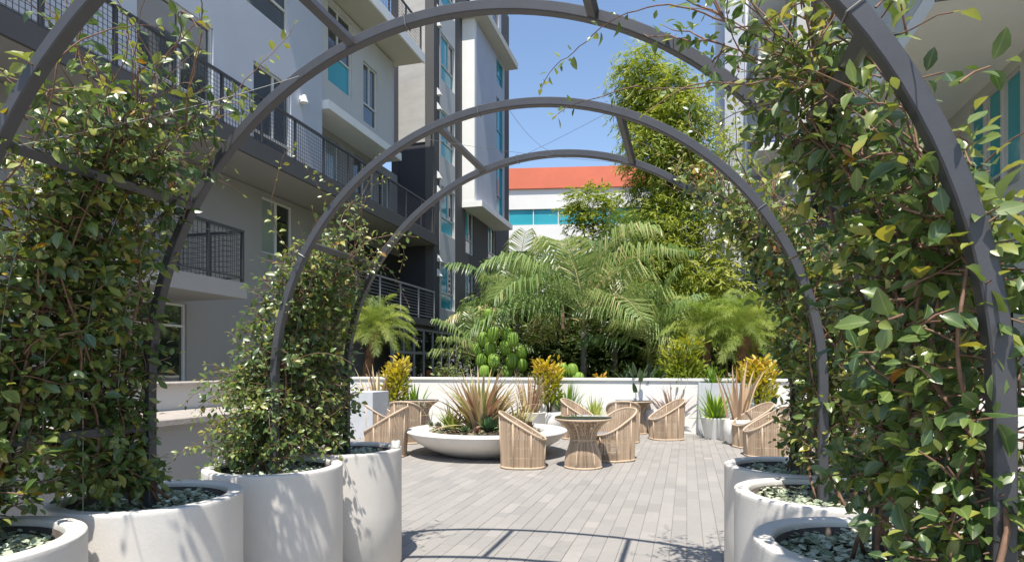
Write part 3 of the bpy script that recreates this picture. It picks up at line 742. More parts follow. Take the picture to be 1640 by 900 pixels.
def prof_pt(sg, s):
    """point, outward normal and tangent of the arbour side at arc length s above the soil"""
    Ls = SPRING-0.78
    if s < Ls: return Vector((ARCH_X+sg*ARCH_R, 0, 0.78+s)), Vector((sg, 0, 0)), Vector((0, 0, 1))
    th = (s-Ls)/ARCH_R
    return (Vector((ARCH_X+sg*ARCH_R*math.cos(th), 0, SPRING+ARCH_R*math.sin(th))), Vector((sg*math.cos(th), 0, math.sin(th))), Vector((-sg*math.sin(th), 0, math.cos(th))))
def make_vine(label, sg, ypot, y0, y1, smax, nshoot, nleafobj, seed, spread=0.22, topshoots=8, lsize=0.066, dens_pow=1.0, bulge=0.0, yellow=0.0, tmin=0.09):
    rng = np.random.default_rng(seed); U = rng.uniform; Nn = rng.normal
    root = Vector((ARCH_X+sg*ARCH_R, ypot, 0)); vine = thing('climbing_vine', label, 'vine', root, 0, 'evergreen vines climbing the arbours')
    stems = MB(); twigs = MB(); LPos = []; LAx = []; LNr = []; LSz = []; LTi = []
    def leaf(p, d, nrm, size, ti):
        LPos.append(tuple(p)); LAx.append(tuple(d)); LNr.append(tuple(nrm)); LSz.append(size); LTi.append(ti)
    STEMS = []
    for k in range(8):
        sm = smax*U(0.6, 1.0); n = 22; pts = []; yy = ypot+U(-0.10, 0.10); yt = U(y0, y1); ph = U(0, 6); off0 = U(0.0, 0.12) if sg < 0 or ypot > 2.9 else U(-0.05, 0.05)
        for i in range(n+1):
            t_ = i/n; p, nr, tg = prof_pt(sg, sm*t_)
            y = yy+(yt-yy)*min(1, t_*1.6)**0.8+0.05*math.sin(ph+t_*9)
            q = p+nr*(off0+0.05*math.sin(ph*2+t_*11))+Vector((0, y, 0)); pts.append(q-root)
        STEMS.append((pts, sm)); stems.tube(pts, [0.0075*(1-0.7*i/n)*U(0.9, 1.1) for i in range(n+1)], 6)
    yf, yb = (YA, YB) if ypot < 2.9 else (YC, YD)
    def shoot(p, d, ln, size, sparse=1.0, droop=0.9, tb=0.0, lim=None, free=False):
        seg = max(3, int(ln/0.035)); step = ln/seg; pts = [Vector(p)]; d = Vector(d).normalized(); q = Vector(p)
        rot = U(0, PI); base_t = np.clip(Nn(0.50+tb, 0.16), 0.05, 0.86)
        for i in range(seg):
            d = (d+Vector((Nn(0, 0.13), Nn(0, 0.13), Nn(0, 0.13)-0.07*droop))).normalized(); q = q+d*step
            if lim is not None and i > 1:
                wx, wy, wz = q.x+root.x-ARCH_X, q.y+root.y, q.z
                of = (abs(wx)-ARCH_R) if wz < SPRING else math.hypot(wx, wz-SPRING)-ARCH_R
                if (of < -(lim*0.5 if sg > 0 else min(lim*0.42, 0.04)) and not free) or of > lim*(3.2 if free else (0.7 if sg > 0 and ypot < 2.9 else 1.8)) or wy < yf+0.02-lim*0.25-(0.42 if free else 0) or wy > yb-0.02+lim*0.2: break
            pts.append(q.copy())
            if U() < 0.88*sparse:
                side = d.orthogonal().normalized(); side = Matrix.Rotation(rot+i*PI/2, 3, d) @ side
                for sd in (-1, 1):
                    if U() < 0.12: continue
                    ax = (side*sd+d*U(0.25, 0.9)+Vector((0, 0, U(-0.55, 0.15)))).normalized()
                    nr = Vector((Nn(-sg*0.15, 0.5), Nn(-0.45, 0.45), U(0.3, 1.0))).normalized()
                    ti = base_t+Nn(0, 0.10)+0.10*i/seg; r_ = U()
                    ti = float(np.clip(ti, 0.03, 0.88))
                    if r_ < 0.05+yellow*0.15: ti = U(0.86, 0.965)
                    elif r_ < 0.056+yellow*0.19: ti = U(0.97, 1.0)
                    leaf(q+ax*0.012, ax, nr, size*U(0.5, 1.3)*(1-0.35*(i/seg)**2), ti)
        leaf(q, d, (0, 0, 1), size*0.6, min(0.9, base_t+0.3))
        twigs.tube(pts, [0.0032*(1-0.6*i/len(pts)) for i in range(len(pts))], 4, False)
    for k in range(nshoot):
        pts, sm = STEMS[rng.integers(0, len(STEMS))]
        t_ = tmin+(1-tmin)*U(0.0, 1.0)**dens_pow; i = min(int(t_*22), 21); p = pts[i].lerp(pts[i+1], t_*22-i)
        s = sm*t_; _, nr, tg = prof_pt(sg, s)
        # spread start along the panel so that the foliage fills it
        p = p+Vector((0, Nn(0, 0.10), 0))+nr*Nn(0.04 if sg < 0 or ypot > 2.9 else -0.01, 0.05)
        p.y = min(max(p.y, max(y0-0.1, yf+0.03)-ypot), min(y1+0.1, yb-0.02)-ypot)
        dd = nr*Nn(0, 0.8)+Vector((0, Nn(0, 0.65), 0))+tg*U(-0.15, 0.9)
        if bulge and s < 0.7: dd = dd+Vector((sg*bulge*U(0, 1), -bulge*U(0.2, 1.0), 0.1))
        shoot(p, dd, U(0.10, spread*(2.4 if bulge and s < 0.7 else 1.9)), lsize, tb=yellow*0.1, lim=abs(Nn(0.07, 0.055))+0.05, free=bool(bulge) and s < 0.7)
    for k in range(topshoots):
        pts, sm = STEMS[rng.integers(0, len(STEMS))]; p = pts[-1 if U() < 0.6 else -4]
        _, nr, tg = prof_pt(sg, sm*0.97)
        shoot(p, tg*U(0.6, 1.2)+nr*Nn(0.25, 0.4)+Vector((0, Nn(0, 0.5), 0.15)), U(0.35, 0.95), lsize*0.85, 0.55, 0.4, 0.15)
    stuff(stems.build('stems', 'vine_stem', vine, True)); stuff(twigs.build('twigs', 'vine_stem', vine, True))
    P = np.array(LPos); W = P+np.array(root)
    dep = W[:, 1]*CS-W[:, 0]*SN; uu = HX+F*(W[:, 0]*CS+W[:, 1]*SN)/np.maximum(dep, 0.05); vv = HY-F*(W[:, 2]-EYE)/np.maximum(dep, 0.05)
    inf = (dep > 0.2) & (uu > 0) & (uu < 1640) & (vv > 0) & (vv < 900)
    app = np.where(inf, np.array(LSz)/np.maximum(dep, 0.2), 0)
    order = np.argsort(-app)[:nleafobj]; order = order[app[order] > 0]; sel = set(order.tolist())
    X, Y, Z = frames(np.array(LAx), np.array(LNr))
    for k in order:
        j = int(RNG.integers(0, len(LT))); tix = int(np.argmin([abs(LTi[k]-tv) for tv in TINTS]))
        me = LEAFMESH[j*len(TINTS)+tix][2]
        o = bpy.data.objects.new('leaf', me); COL.objects.link(o); o.parent = vine
        s = LSz[k]; o.matrix_basis = Matrix(((X[k][0]*s, Y[k][0]*s, Z[k][0]*s, P[k][0]), (X[k][1]*s, Y[k][1]*s, Z[k][1]*s, P[k][1]), (X[k][2]*s, Y[k][2]*s, Z[k][2]*s, P[k][2]), (0, 0, 0, 1)))
    rest = [k for k in range(len(P)) if k not in sel]
    o = scatter('foliage', 'leaf', vine, LT, P[rest], np.array(LAx)[rest], np.array(LNr)[rest], np.array(LSz)[rest], np.array(LTi)[rest]); stuff(o)
    return vine
make_vine('evergreen vine in the left corner planter, at the very edge of the frame', -1, YA, YA+0.05, YA+0.55, 1.85, 520, 260, 21, dens_pow=1.4, lsize=0.057, topshoots=10, yellow=0.15)
make_vine('dense dark leaved vine rising from the large left foreground planter', -1, YB, YB-0.5, YB-0.02, 1.95, 660, 290, 22, dens_pow=1.45, lsize=0.057, topshoots=16, yellow=0.15)
make_vine('bushy vine on the third left hoop, spilling over the leaf shadowed planter', -1, YC, YC+0.05, YC+0.5, 1.55, 600, 260, 23, dens_pow=1.2, lsize=0.049, topshoots=8, bulge=0.9)
make_vine('vine on the farthest left hoop, its bare shoots reaching the tower', -1, YD, YD-0.5, YD-0.02, 1.75, 540, 240, 24, dens_pow=1.35, lsize=0.050, topshoots=14, yellow=0.2)
make_vine('big leaved vine crowding the right edge of the frame on the nearest hoop', 1, YA, YA+0.02, YA+0.5, 1.85, 340, 290, 25, dens_pow=1.3, tmin=0.13, lsize=0.058, topshoots=6)
make_vine('vine above the right foreground planter with long shoots across the sky', 1, YB, YB-0.5, YB, 2.2, 480, 290, 26, dens_pow=1.35, tmin=0.17, lsize=0.054, topshoots=26)
make_vine('yellowing vine on the third right hoop above the silvery groundcover', 1, YC, YC+0.05, YC+0.5, 1.55, 330, 250, 27, dens_pow=1.1, tmin=0.14, lsize=0.056, topshoots=8, yellow=0.6)
make_vine('vine on the farthest right hoop beside the wicker chairs', 1, YD, YD-0.45, YD, 1.95, 400, 230, 28, lsize=0.056, topshoots=16, yellow=0.5)

# ================================================================== WICKER FURNITURE
def make_chair():
    ch = thing('wicker_chair', 'tan wicker tub chair', 'chair', (0, 0, 0), 0, 'tan wicker tub chairs on the terrace')
    # plan: rounded tub, front at +Y; point of outline by angle (0 = front middle)
    def outline(a, k=1.0):
        c, s_ = math.cos(a), math.sin(a); n = 2.7
        r = 1.0/((abs(c)/0.33)**n+(abs(s_)/0.315)**n)**(1/n)
        return Vector((s_*r*k, c*r*k, 0))
    def rim_h(a):
        y = outline(a).y; t_ = (0.33-y)/0.66
        return 0.40+0.40*max(0, min(1, t_))**1.05
    def rim_p(a):
        p = outline(a, 1.0+0.06*max(0, -math.cos(a))); p.z = rim_h(a); return p
    NA = 48; A = [2*PI*k/NA for k in range(NA+1)]
    autosmooth(MB().tube([rim_p(a) for a in A], 0.017, 8, False).build('rim', 'rattan_frame', ch), 60)
    autosmooth(MB().tube([outline(a, 0.97)+Vector((0, 0, 0.018)) for a in A], 0.016, 8, False).build('base_ring', 'rattan_frame', ch), 60)
    for k in range(8):
        a = 2*PI*(k+0.5)/8; p = outline(a, 0.97)+Vector((0, 0, 0.02)); q = rim_p(a)
        MB().tube([p, p.lerp(q, 0.5)+outline(a, 0.012), q], 0.012, 6).build('post', 'rattan_frame', ch, True)
    wv = MB(); n = 190
    for k in range(n):
        a = 2*PI*k/n; a2 = a+RNG.normal(0, 0.004)
        if abs(((a+PI) % (2*PI))-PI) < 0.02: pass
        wv.tint = RNG.uniform(0.15, 0.95); p = outline(a, 0.955)+Vector((0, 0, 0.02)); q = rim_p(a2)*1.0; q = Vector((q.x*0.985, q.y*0.985, q.z))
        wv.tube([p, p.lerp(q, 0.5), q], 0.0042, 4, False)
    for k in range(100):       # inner shell strands above the seat
        a = 0.62+(2*PI-1.24)*k/99; q = rim_p(a); wv.tint = RNG.uniform(0.2, 0.9)
        p = outline(a, 0.80)+Vector((0, 0, 0.36)); wv.tube([p, Vector((q.x*0.965, q.y*0.965, q.z))], 0.0045, 4, False)
    for zz in (0.16, 0.30):
        wv.tint = 0.6; wv.tube([outline(a, 0.957)+Vector((0, 0, zz)) for a in A], 0.005, 4, False)
    stuff(wv.build('weave', 'rattan', ch))
    st = MB(); vs = [(0, 0, 0.35)]+[tuple(outline(a, 0.93)+Vector((0, 0, 0.35))) for a in A[:-1]]
    st.add(vs, [(0, 1+(k+1) % NA, 1+k) for k in range(NA)]+[(0, 1+k, 1+(k+1) % NA) for k in range(0)]); st.build('seat', 'rattan_frame', ch)
    cu = MB(); rings = [(0.84, 0.352), (0.885, 0.37), (0.89, 0.395), (0.85, 0.412), (0.6, 0.42), (0.02, 0.423)]; vs = []; fs = []
    for kk, z in rings:
        for a in A[:-1]: vs.append(tuple(outline(a, kk)+Vector((0, 0, z))))
    for i in range(len(rings)-1):
        for k in range(NA): fs.append((i*NA+k, i*NA+(k+1) % NA, (i+1)*NA+(k+1) % NA, (i+1)*NA+k))
    fs.append(tuple((len(rings)-1)*NA+k for k in range(NA)))
    cu.add(vs, [tuple(reversed(f)) for f in fs]); autosmooth(cu.build('seat_cushion', 'cushion', ch), 50)
    return ch
CH = make_chair()
def face(px):  # heading of a chair front: angle measured from image-right, anticlockwise seen from above
    return px
CHAIRS = [ # px, py of base centre, heading in degrees (0 = towards image right, 90 = away from camera)
    (838, 747, -4, 'tan wicker chair left of the nearest glass table, facing right'),
    (981, 736, 205, 'tan wicker chair right of the nearest glass table, open side towards it'),
    (927, 702, -25, 'tan wicker chair half hidden behind the nearest glass table'),
    (998, 707, 80, 'tan wicker chair with its rounded back to the camera by the right rear table'),
    (1067, 703, 188, 'tan wicker chair standing alone on the right in front of the rounded white pot'),
    (618, 730, 178, 'tan wicker chair peeping over the far left cylinder planter'),
    (606, 700, -12, 'tan wicker chair farthest left, beside the grey box planter'),
    (654, 708, 75, 'tan wicker chair with arched back seen against the left rear table'),
    (1226, 730, 172, 'tan wicker chair half hidden by the far right vine'),
    (1205, 716, 185, 'tan wicker chair with grey cushion just behind the far right planter')]
def heading(deg):
    a = rad(deg); dx, dd = math.cos(a), math.sin(a)        # image right, depth
    wx, wy = dx*CS-dd*SN, dx*SN+dd*CS
    return math.atan2(-wx, wy)                              # chair front is local +Y
for k, (px, py, hd, lab) in enumerate(CHAIRS):
    o = CH if k == 0 else copy_tree(CH)
    o.location = G(px, py); o.rotation_euler = (0, 0, heading(hd)); o['label'] = lab
def make_table():
    tb = thing('wicker_table', 'table', 'table', (0, 0, 0), 0, 'round wicker tables with glass tops')
    prof = [(0.265, 0.015), (0.262, 0.10), (0.245, 0.20), (0.213, 0.29), (0.187, 0.37), (0.182, 0.44), (0.205, 0.52), (0.262, 0.60), (0.34, 0.665), (0.405, 0.70)]
    def ring(r, z, t): return MB().tube([(r*math.cos(2*PI*k/40), r*math.sin(2*PI*k/40), z) for k in range(41)], t, 8, False)
    autosmooth(ring(0.405, 0.705, 0.015).build('top_ring', 'rattan_frame', tb), 60)
    autosmooth(ring(0.265, 0.016, 0.015).build('base_ring', 'rattan_frame', tb), 60)
    autosmooth(ring(0.183, 0.41, 0.010).build('waist_ring', 'rattan_frame', tb), 60)
    wv = MB()
    for k in range(110):
        wv.tint = RNG.uniform(0.15, 0.95); a = 2*PI*k/110
        for sgn in (1,):
            pts = [((r)*math.cos(a+0.0*z), (r)*math.sin(a+0.0*z), z) for r, z in prof[:5]]; wv.tube(pts, 0.0045, 4, False)
    for k in range(70):
        a = 2*PI*k/70
        for sgn in (-1, 1):
            wv.tint = RNG.uniform(0.0, 0.8)
            pts = [(r*0.985*math.cos(a+sgn*(z-0.37)*1.0), r*0.985*math.sin(a+sgn*(z-0.37)*1.0), z) for r, z in prof[4:]]; wv.tube(pts, 0.0042, 4, False)
    for k in range(26):          # inner core
        a = 2*PI*k/26; wv.tint = 0.1; wv.tube([(0.16*math.cos(a), 0.16*math.sin(a), 0.02), (0.14*math.cos(a), 0.14*math.sin(a), 0.4), (0.24*math.cos(a), 0.24*math.sin(a), 0.66)], 0.006, 4, False)
    stuff(wv.build('weave', 'rattan', tb))
    for k in range(6):
        a = 2*PI*k/6+0.3; MB().tube([(r*math.cos(a), r*math.sin(a), z) for r, z in prof], 0.011, 6).build('post', 'rattan_frame', tb, True)
    autosmooth(MB().lathe([(0, 0.722), (0.40, 0.722), (0.412, 0.725), (0.412, 0.732), (0.405, 0.735), (0, 0.735)], 56).build('glass_top', 'glass_top', tb), 40)
    return tb
TB = make_table()
for k, (px, py, lab) in enumerate([(934, 748, 'hourglass wicker table with smoked glass top nearest the camera'), (1016, 694, 'hourglass wicker table on the right in front of the paddle leaf plant'), (673, 692, 'hourglass wicker table behind the saucer planter on the left')]):
    o = TB if k == 0 else copy_tree(TB)
    o.location = G(px, py); o.rotation_euler = (0, 0, 0.5*k); o['label'] = lab

# ================================================================== PLANTS
def blade(mb, base, az, tilt, ln, wd, curve, tint, seg=5, fold=0.25, tipw=0.0, twist=0.0):
    """one sword shaped leaf arching outward"""
    d = Vector((math.cos(az)*math.sin(tilt), math.sin(az)*math.sin(tilt), math.cos(tilt))); p = Vector(base); vs = []
    side = Vector((-math.sin(az+twist), math.cos(az+twist), 0)); st = ln/seg; mb.tint = float(np.clip(tint, 0, 1))
    out = Vector((math.cos(az), math.sin(az), 0))
    for i in range(seg+1):
        t_ = i/seg; w_ = wd*0.5*(0.6+0.4*math.sin(PI*min(t_*1.4, 1)*0.5+0.3))*(1-t_**2.2)+tipw
        nrm = side.cross(d); k = fold*w_
        vs += [p-side*w_+nrm*k, p.copy(), p+side*w_+nrm*k]
        d = (d+out*curve*st*0.6+Vector((0, 0, -1))*curve*st*(0.4+t_)).normalized(); p = p+d*st
    fs = []
    for i in range(seg): fs += [(i*3, i*3+1, i*3+4, i*3+3), (i*3+1, i*3+2, i*3+5, i*3+4)]
    mb.add(vs, fs)
def flax(label, loc, h, n, m='flax', wd=0.05, spread=0.75, tlo=0.0, thi=1.0, name='flax_plant', cat='plant', parts=True, curve=0.5):
    t_ = thing(name, label, cat, loc)
    mb = MB()
    for k in range(n):
        if parts: mb = MB()
        az = RNG.uniform(0, 2*PI); ti = abs(RNG.normal(0, spread*0.55)); ln = h*RNG.uniform(0.6, 1.12)
        blade(mb, (h*0.2*math.cos(az)*(cr:=RNG.random()), h*0.2*math.sin(az)*cr, 0), az, min(ti, 1.35), ln, wd*RNG.uniform(0.7, 1.2), curve*RNG.uniform(0.3, 1.6), RNG.uniform(tlo, thi), 6)
        if parts: mb.build('blade', m, t_, True)
    if not parts: stuff(mb.build('blades', m, t_, True))
    return t_
def agave(label, loc, r, n=26, m='agave', name='agave', tlo=0.1, thi=0.9, w_=0.28):
    t_ = thing(name, label, 'succulent', loc); 
    for k in range(n):
        mb = MB(); az = k*2.39996; f_ = k/n; ti = 1.25-1.1*f_
        blade(mb, (0, 0, 0.02+0.03*f_), az, ti, r*(1.0-0.35*f_), r*w_, -0.6/r*0.3, RNG.uniform(tlo, thi), 5, 0.45)
        mb.build('leaf', m, t_, True)
    return t_
def shrub(label, loc, h, r, n, m='croton', name='croton', size=0.09, tlo=0.2, thi=1.0, up=0.9, tmpl=None, taper=0.7, stem_n=6, wscale=0.5, z0=0.0):
    """upright leafy shrub: stems with leaves pointing up and out"""
    t_ = thing(name, label, 'shrub', loc); st = MB(); pos = []; ax = []; nr = []; sz = []; ti = []
    tips = []
    for k in range(stem_n):
        az = RNG.uniform(0, 2*PI); q = r*0.55*RNG.random()**0.5; top = Vector((q*math.cos(az), q*math.sin(az), h*RNG.uniform(0.65, 1.0)))
        b_ = Vector((0.02*math.cos(az), 0.02*math.sin(az), z0)); st.tube([b_, b_.lerp(top, 0.5)+Vector((0, 0, 0.03*h)), top], [0.012, 0.008, 0.003], 5); tips.append((b_, top))
    for k in range(n):
        b_, top = tips[RNG.integers(0, stem_n)]; f_ = RNG.uniform(0.12, 1.0)**0.8; p = b_.lerp(top, f_)
        az = RNG.uniform(0, 2*PI); q = r*RNG.random()**0.6*(1-taper*f_*0.6)*0.6; p = p+Vector((q*math.cos(az), q*math.sin(az), RNG.normal(0, 0.03*h)))
        pos.append(tuple(p)); ax.append((math.cos(az)*RNG.uniform(0.3, 1), math.sin(az)*RNG.uniform(0.3, 1), up*RNG.uniform(0.3, 1.3))); nr.append((RNG.normal(0, 0.6), RNG.normal(0, 0.6), 1))
        sz.append(size*RNG.uniform(0.6, 1.3)); ti.append(np.clip(tlo+(thi-tlo)*(0.6*f_+0.4*RNG.random()), 0, 1))
    st.build('stems', 'bark', t_, True)
    stuff(scatter('foliage', m, t_, tmpl or [leaf_tmpl(0.35, 0.1, 0.2)], pos, ax, nr, sz, ti, [wscale*2]*len(pos)))
    return t_
def pot_lathe(label, loc, prof, m='pot_white', n=40, soil_r=None, soil_z=None, name='white_pot', group='white pots along the parapet'):
    t_ = thing(name, label, 'planter', loc, 0, group)
    autosmooth(MB().lathe(prof, n).build('shell', m, t_), 45)
    if soil_r: MB().lathe([(0.0, soil_z+0.01), (soil_r*0.6, soil_z+0.006), (soil_r, soil_z)], n).build('soil', 'soil', t_, True)
    return t_
def round_pot(r, h): return [(0, 0), (r*0.62, 0), (r*0.72, 0.02), (r*0.96, h*0.40), (r, h*0.62), (r*0.93, h*0.92), (r*0.88, h), (r*0.82, h), (r*0.80, h*0.96), (r*0.78, h*0.78), (0, h*0.78)]
def taper_pot(r, h): return [(0, 0), (r*0.72, 0), (r*0.74, 0.01), (r*0.985, h-0.02), (r, h-0.01), (r*0.99, h), (r*0.88, h), (r*0.86, h-0.01), (r*0.84, h*0.8), (0, h*0.8)]

# ---- saucer planter and its plants
bc = G(780, 725); bc = Vector((bc.x, bc.y, 0))
bowl = thing('saucer_planter', 'huge shallow off white saucer planter in the middle of the terrace', 'planter', bc)
autosmooth(MB().lathe([(0, 0), (0.70, 0), (0.78, 0.02), (1.02, 0.12), (1.22, 0.24), (1.33, 0.34), (1.36, 0.385), (1.355, 0.40), (1.33, 0.41), (1.02, 0.405), (0.98, 0.39), (0.96, 0.34), (0.94, 0.30), (0, 0.30)], 96).build('shell', 'pot', bowl), 35)
MB().lathe([(0, 0.40), (0.5, 0.385), (0.8, 0.36), (0.955, 0.345)], 48).build('soil', 'soil', bowl, True)
def on_bowl(px, py, z=0.40): p = G(px, py, z); return p
flax('big bronze and tan flax clump in the middle of the saucer planter', bc+Vector((-0.12, 0.05, 0.37)), 1.12, 170, wd=0.085, spread=0.9, curve=0.6)
flax('yellow green strap clump on the left of the saucer planter', bc+Vector((-0.62, 0.0, 0.37)), 0.55, 34, 'lime', 0.035, 1.0, 0.0, 0.6, 'strap_plant')
flax('green strap clump behind the right agave in the saucer planter', bc+Vector((0.5, 0.25, 0.37)), 0.6, 34, 'flax', 0.045, 1.0, 0.7, 1.0, 'strap_plant')
agave('green agave rosette at the front middle of the saucer planter', on_bowl(783, 690), 0.30)
agave('green agave rosette on the right side of the saucer planter', on_bowl(826, 683), 0.32)
agave('green agave rosette on the left side of the saucer planter', on_bowl(721, 684), 0.30, tlo=0.5, thi=1.0)
k_ = 0
for px, py, r, lab in [(702, 687, 0.13, 'pale grey succulent rosette at the left lip of the saucer planter'), (744, 694, 0.13, 'lime green succulent rosette at the front left lip of the saucer planter'),
                       (763, 695, 0.10, 'small purple succulent rosette left of the front agave'), (806, 693, 0.11, 'small mixed succulent rosette right of the front agave'),
                       (848, 687, 0.14, 'reddish succulent rosette at the right lip of the saucer planter'), (690, 684, 0.10, 'tiny grey succulent rosette farthest left in the saucer planter')]:
    agave(lab, on_bowl(px, py), r, 22, 'succulent', 'succulent_rosette', *[(0.35, 0.55), (0.0, 0.15), (0.6, 0.8), (0.2, 0.6), (0.62, 0.85), (0.3, 0.5)][k_], w_=0.42); k_ += 1
pos = []; ax = []; nr = []; sz = []; ti = []
for _ in range(1500):
    a = RNG.uniform(0, 2*PI); q = 0.93*math.sqrt(RNG.random()); pos.append((bc.x+q*math.cos(a), bc.y+q*math.sin(a), 0.395-0.045*q+RNG.random()*0.035))
    ax.append((math.cos(a*7), math.sin(a*7), RNG.uniform(0, 0.8))); nr.append((RNG.normal(0, .4), RNG.normal(0, .4), 1)); sz.append(RNG.uniform(0.02, 0.06)); ti.append(RNG.random())
tag(scatter('ground_cover', 'succulent', None, [leaf_tmpl(0.5), disc_tmpl(5)], pos, ax, nr, sz, ti), 'mixed low succulents carpeting the saucer planter', 'ground cover', None, 'stuff')

# ---- potted plants along the parapet
def potted(px, py, kind, r, h, lab): 
    p = G(px, py); prof = round_pot(r, h) if kind == 'round' else taper_pot(r, h)
    pot_lathe(lab, p, prof, soil_r=r*0.79, soil_z=h*0.86); return p+Vector((0, 0, h*0.86))
p = potted(848, 697, 'taper', 0.36, 0.50, 'squat white pot holding the small bronze flax behind the saucer planter')
flax('small bronze flax in a squat white pot behind the saucer planter', p, 0.78, 60, wd=0.045, spread=0.9)
p = potted(880, 692, 'round', 0.30, 0.46, 'rounded white pot under the tall yellow green shrub')
shrub('tall yellow topped croton shrub behind the saucer planter', p, 1.05, 0.34, 620, size=0.12, tlo=0.05, thi=0.95)
p = potted(908, 690, 'taper', 0.26, 0.42, 'white pot of green straps between two yellow shrubs')
flax('spiky green strap plant between the two yellow shrubs', p, 0.62, 60, 'grass', 0.04, 1.0, 0.0, 0.8, 'strap_plant', parts=True)
p = potted(951, 697, 'taper', 0.30, 0.36, 'low white pot of lime striped leaves')
flax('lime striped spiky plant in a low white pot', p, 0.46, 60, 'lime', 0.035, 1.05, 0, 1, 'striped_plant')
p = potted(963, 688, 'taper', 0.34, 0.56, 'square shouldered white pot under the orange croton')
shrub('orange and yellow croton in a white pot against the parapet', p, 0.80, 0.32, 520, size=0.12, tlo=0.35, thi=1.0)
p = potted(1022, 690, 'taper', 0.26, 0.34, 'white pot of the dark paddle leaf plant')
t_ = thing('paddle_leaf_plant', 'dark green paddle leaf plant rising behind the right rear table', 'plant', p)
for k in range(24):
    az = RNG.uniform(0, 2*PI); ln = RNG.uniform(0.55, 1.05); tl = RNG.uniform(0.08, 0.5)
    tip = Vector((math.cos(az)*math.sin(tl), math.sin(az)*math.sin(tl), math.cos(tl)))*ln
    st = MB(); st.tint = 0.6; st.tube([(0, 0, 0), tip*0.5, tip], 0.008, 5); lf = st.build('leaf_stalk', 'strelitzia', t_, True)
    mb = MB(); blade(mb, tip, az, tl+0.25, 0.38, 0.12, 0.8, RNG.random(), 5, 0.35); mb.build('leaf_blade', 'strelitzia', lf, True)
p = potted(1078, 694, 'round', 0.24, 0.40, 'white pot of the brown flax beside the rounded white pot')
flax('withered brown flax behind the lone wicker chair', p, 0.8, 55, wd=0.045, spread=0.85, tlo=0, thi=0.4)
potted(1048, 692, 'round', 0.30, 0.52, 'empty looking curved white pot left of the brown flax')
p = potted(1098, 691, 'round', 0.27, 0.80, 'tall rounded white pot holding the bushy yellow shrub')
shrub('bushy yellow and green shrub in the tall rounded white pot', p, 1.40, 0.62, 1300, size=0.13, tlo=0.0, thi=0.62, stem_n=9, taper=0.3)
# grey box planter
gb = G(1157, 699); bx = thing('box_planter', 'large grey box planter full of greenery behind the low white pots', 'planter', gb, PSI*0.0)
b = MB(); b.box((-0.48, 0.0, 0), (0.62, 0.05, 1.12)); b.box((-0.48, 0.85, 0), (0.62, 0.9, 1.12)); b.box((-0.48, 0.051, 0), (-0.43, 0.849, 1.12)); b.box((0.57, 0.051, 0), (0.62, 0.849, 1.12)); stuff(b.build('sides', 'pot_grey', bx))
MB().box((-0.429, 0.052, 0.9), (0.569, 0.848, 1.05)).build('soil', 'soil', bx)
flax('green strap plant trailing over the left of the grey box planter', gb+Vector((-0.15, 0.3, 1.05)), 0.5, 40, 'grass', 0.035, 1.3, 0.0, 0.7, 'strap_plant', curve=1.4)
flax('orange tinged strap plant at the right end of the grey box planter', gb+Vector((0.38, 0.3, 1.05)), 0.6, 34, 'croton', 0.03, 0.8, 0.3, 1.0, 'strap_plant')
p = potted(1145, 702, 'taper', 0.27, 0.43, 'low white flared pot of bright green straps on the right')
flax('bright green strap plant in the low flared pot', p, 0.55, 70, 'grass', 0.05, 1.25, 0.3, 1.0, 'strap_plant', curve=1.2)
p = potted(1182, 711, 'round', 0.27, 0.47, 'round white pot of reddish flax beside the far right planter')
flax('reddish upright flax in the round white pot on the right', p, 0.95, 20, wd=0.06, spread=0.5, tlo=0.1, thi=0.55)
p = potted(1215, 700, 'taper', 0.32, 0.55, 'white pot behind the far right vine')
shrub('yellow croton behind the far right vine', p, 0.95, 0.36, 600, size=0.12, tlo=0.15, thi=0.95)
# left group
p = potted(632, 692, 'taper', 0.30, 0.52, 'white pot holding the yellow shrub on the left')
shrub('bright yellow croton beside the left rear table', p, 0.98, 0.34, 620, size=0.12, tlo=0.2, thi=0.85)
p = potted(606, 692, 'taper', 0.28, 0.45, 'white pot of pale flax farthest left by the vine')
flax('pale tan flax on the left beside the yellow croton', p, 0.95, 50, wd=0.05, spread=0.6, tlo=0.4, thi=0.85)
p = potted(664, 686, 'taper', 0.34, 0.50, 'white pot of green straps behind the left rear table')
flax('green strap plant behind the left rear table', p, 0.5, 50, 'grass', 0.055, 1.1, 0.1, 0.8, 'strap_plant')
gb2 = G(572, 702); bx2 = thing('box_planter', 'grey box planter half hidden by the farthest left vine', 'planter', gb2)
b = MB(); b.cbox((-0.35, 0, 0), (0.35, 0.7, 0.95), 0.01); b.build('box', 'pot_grey', bx2)

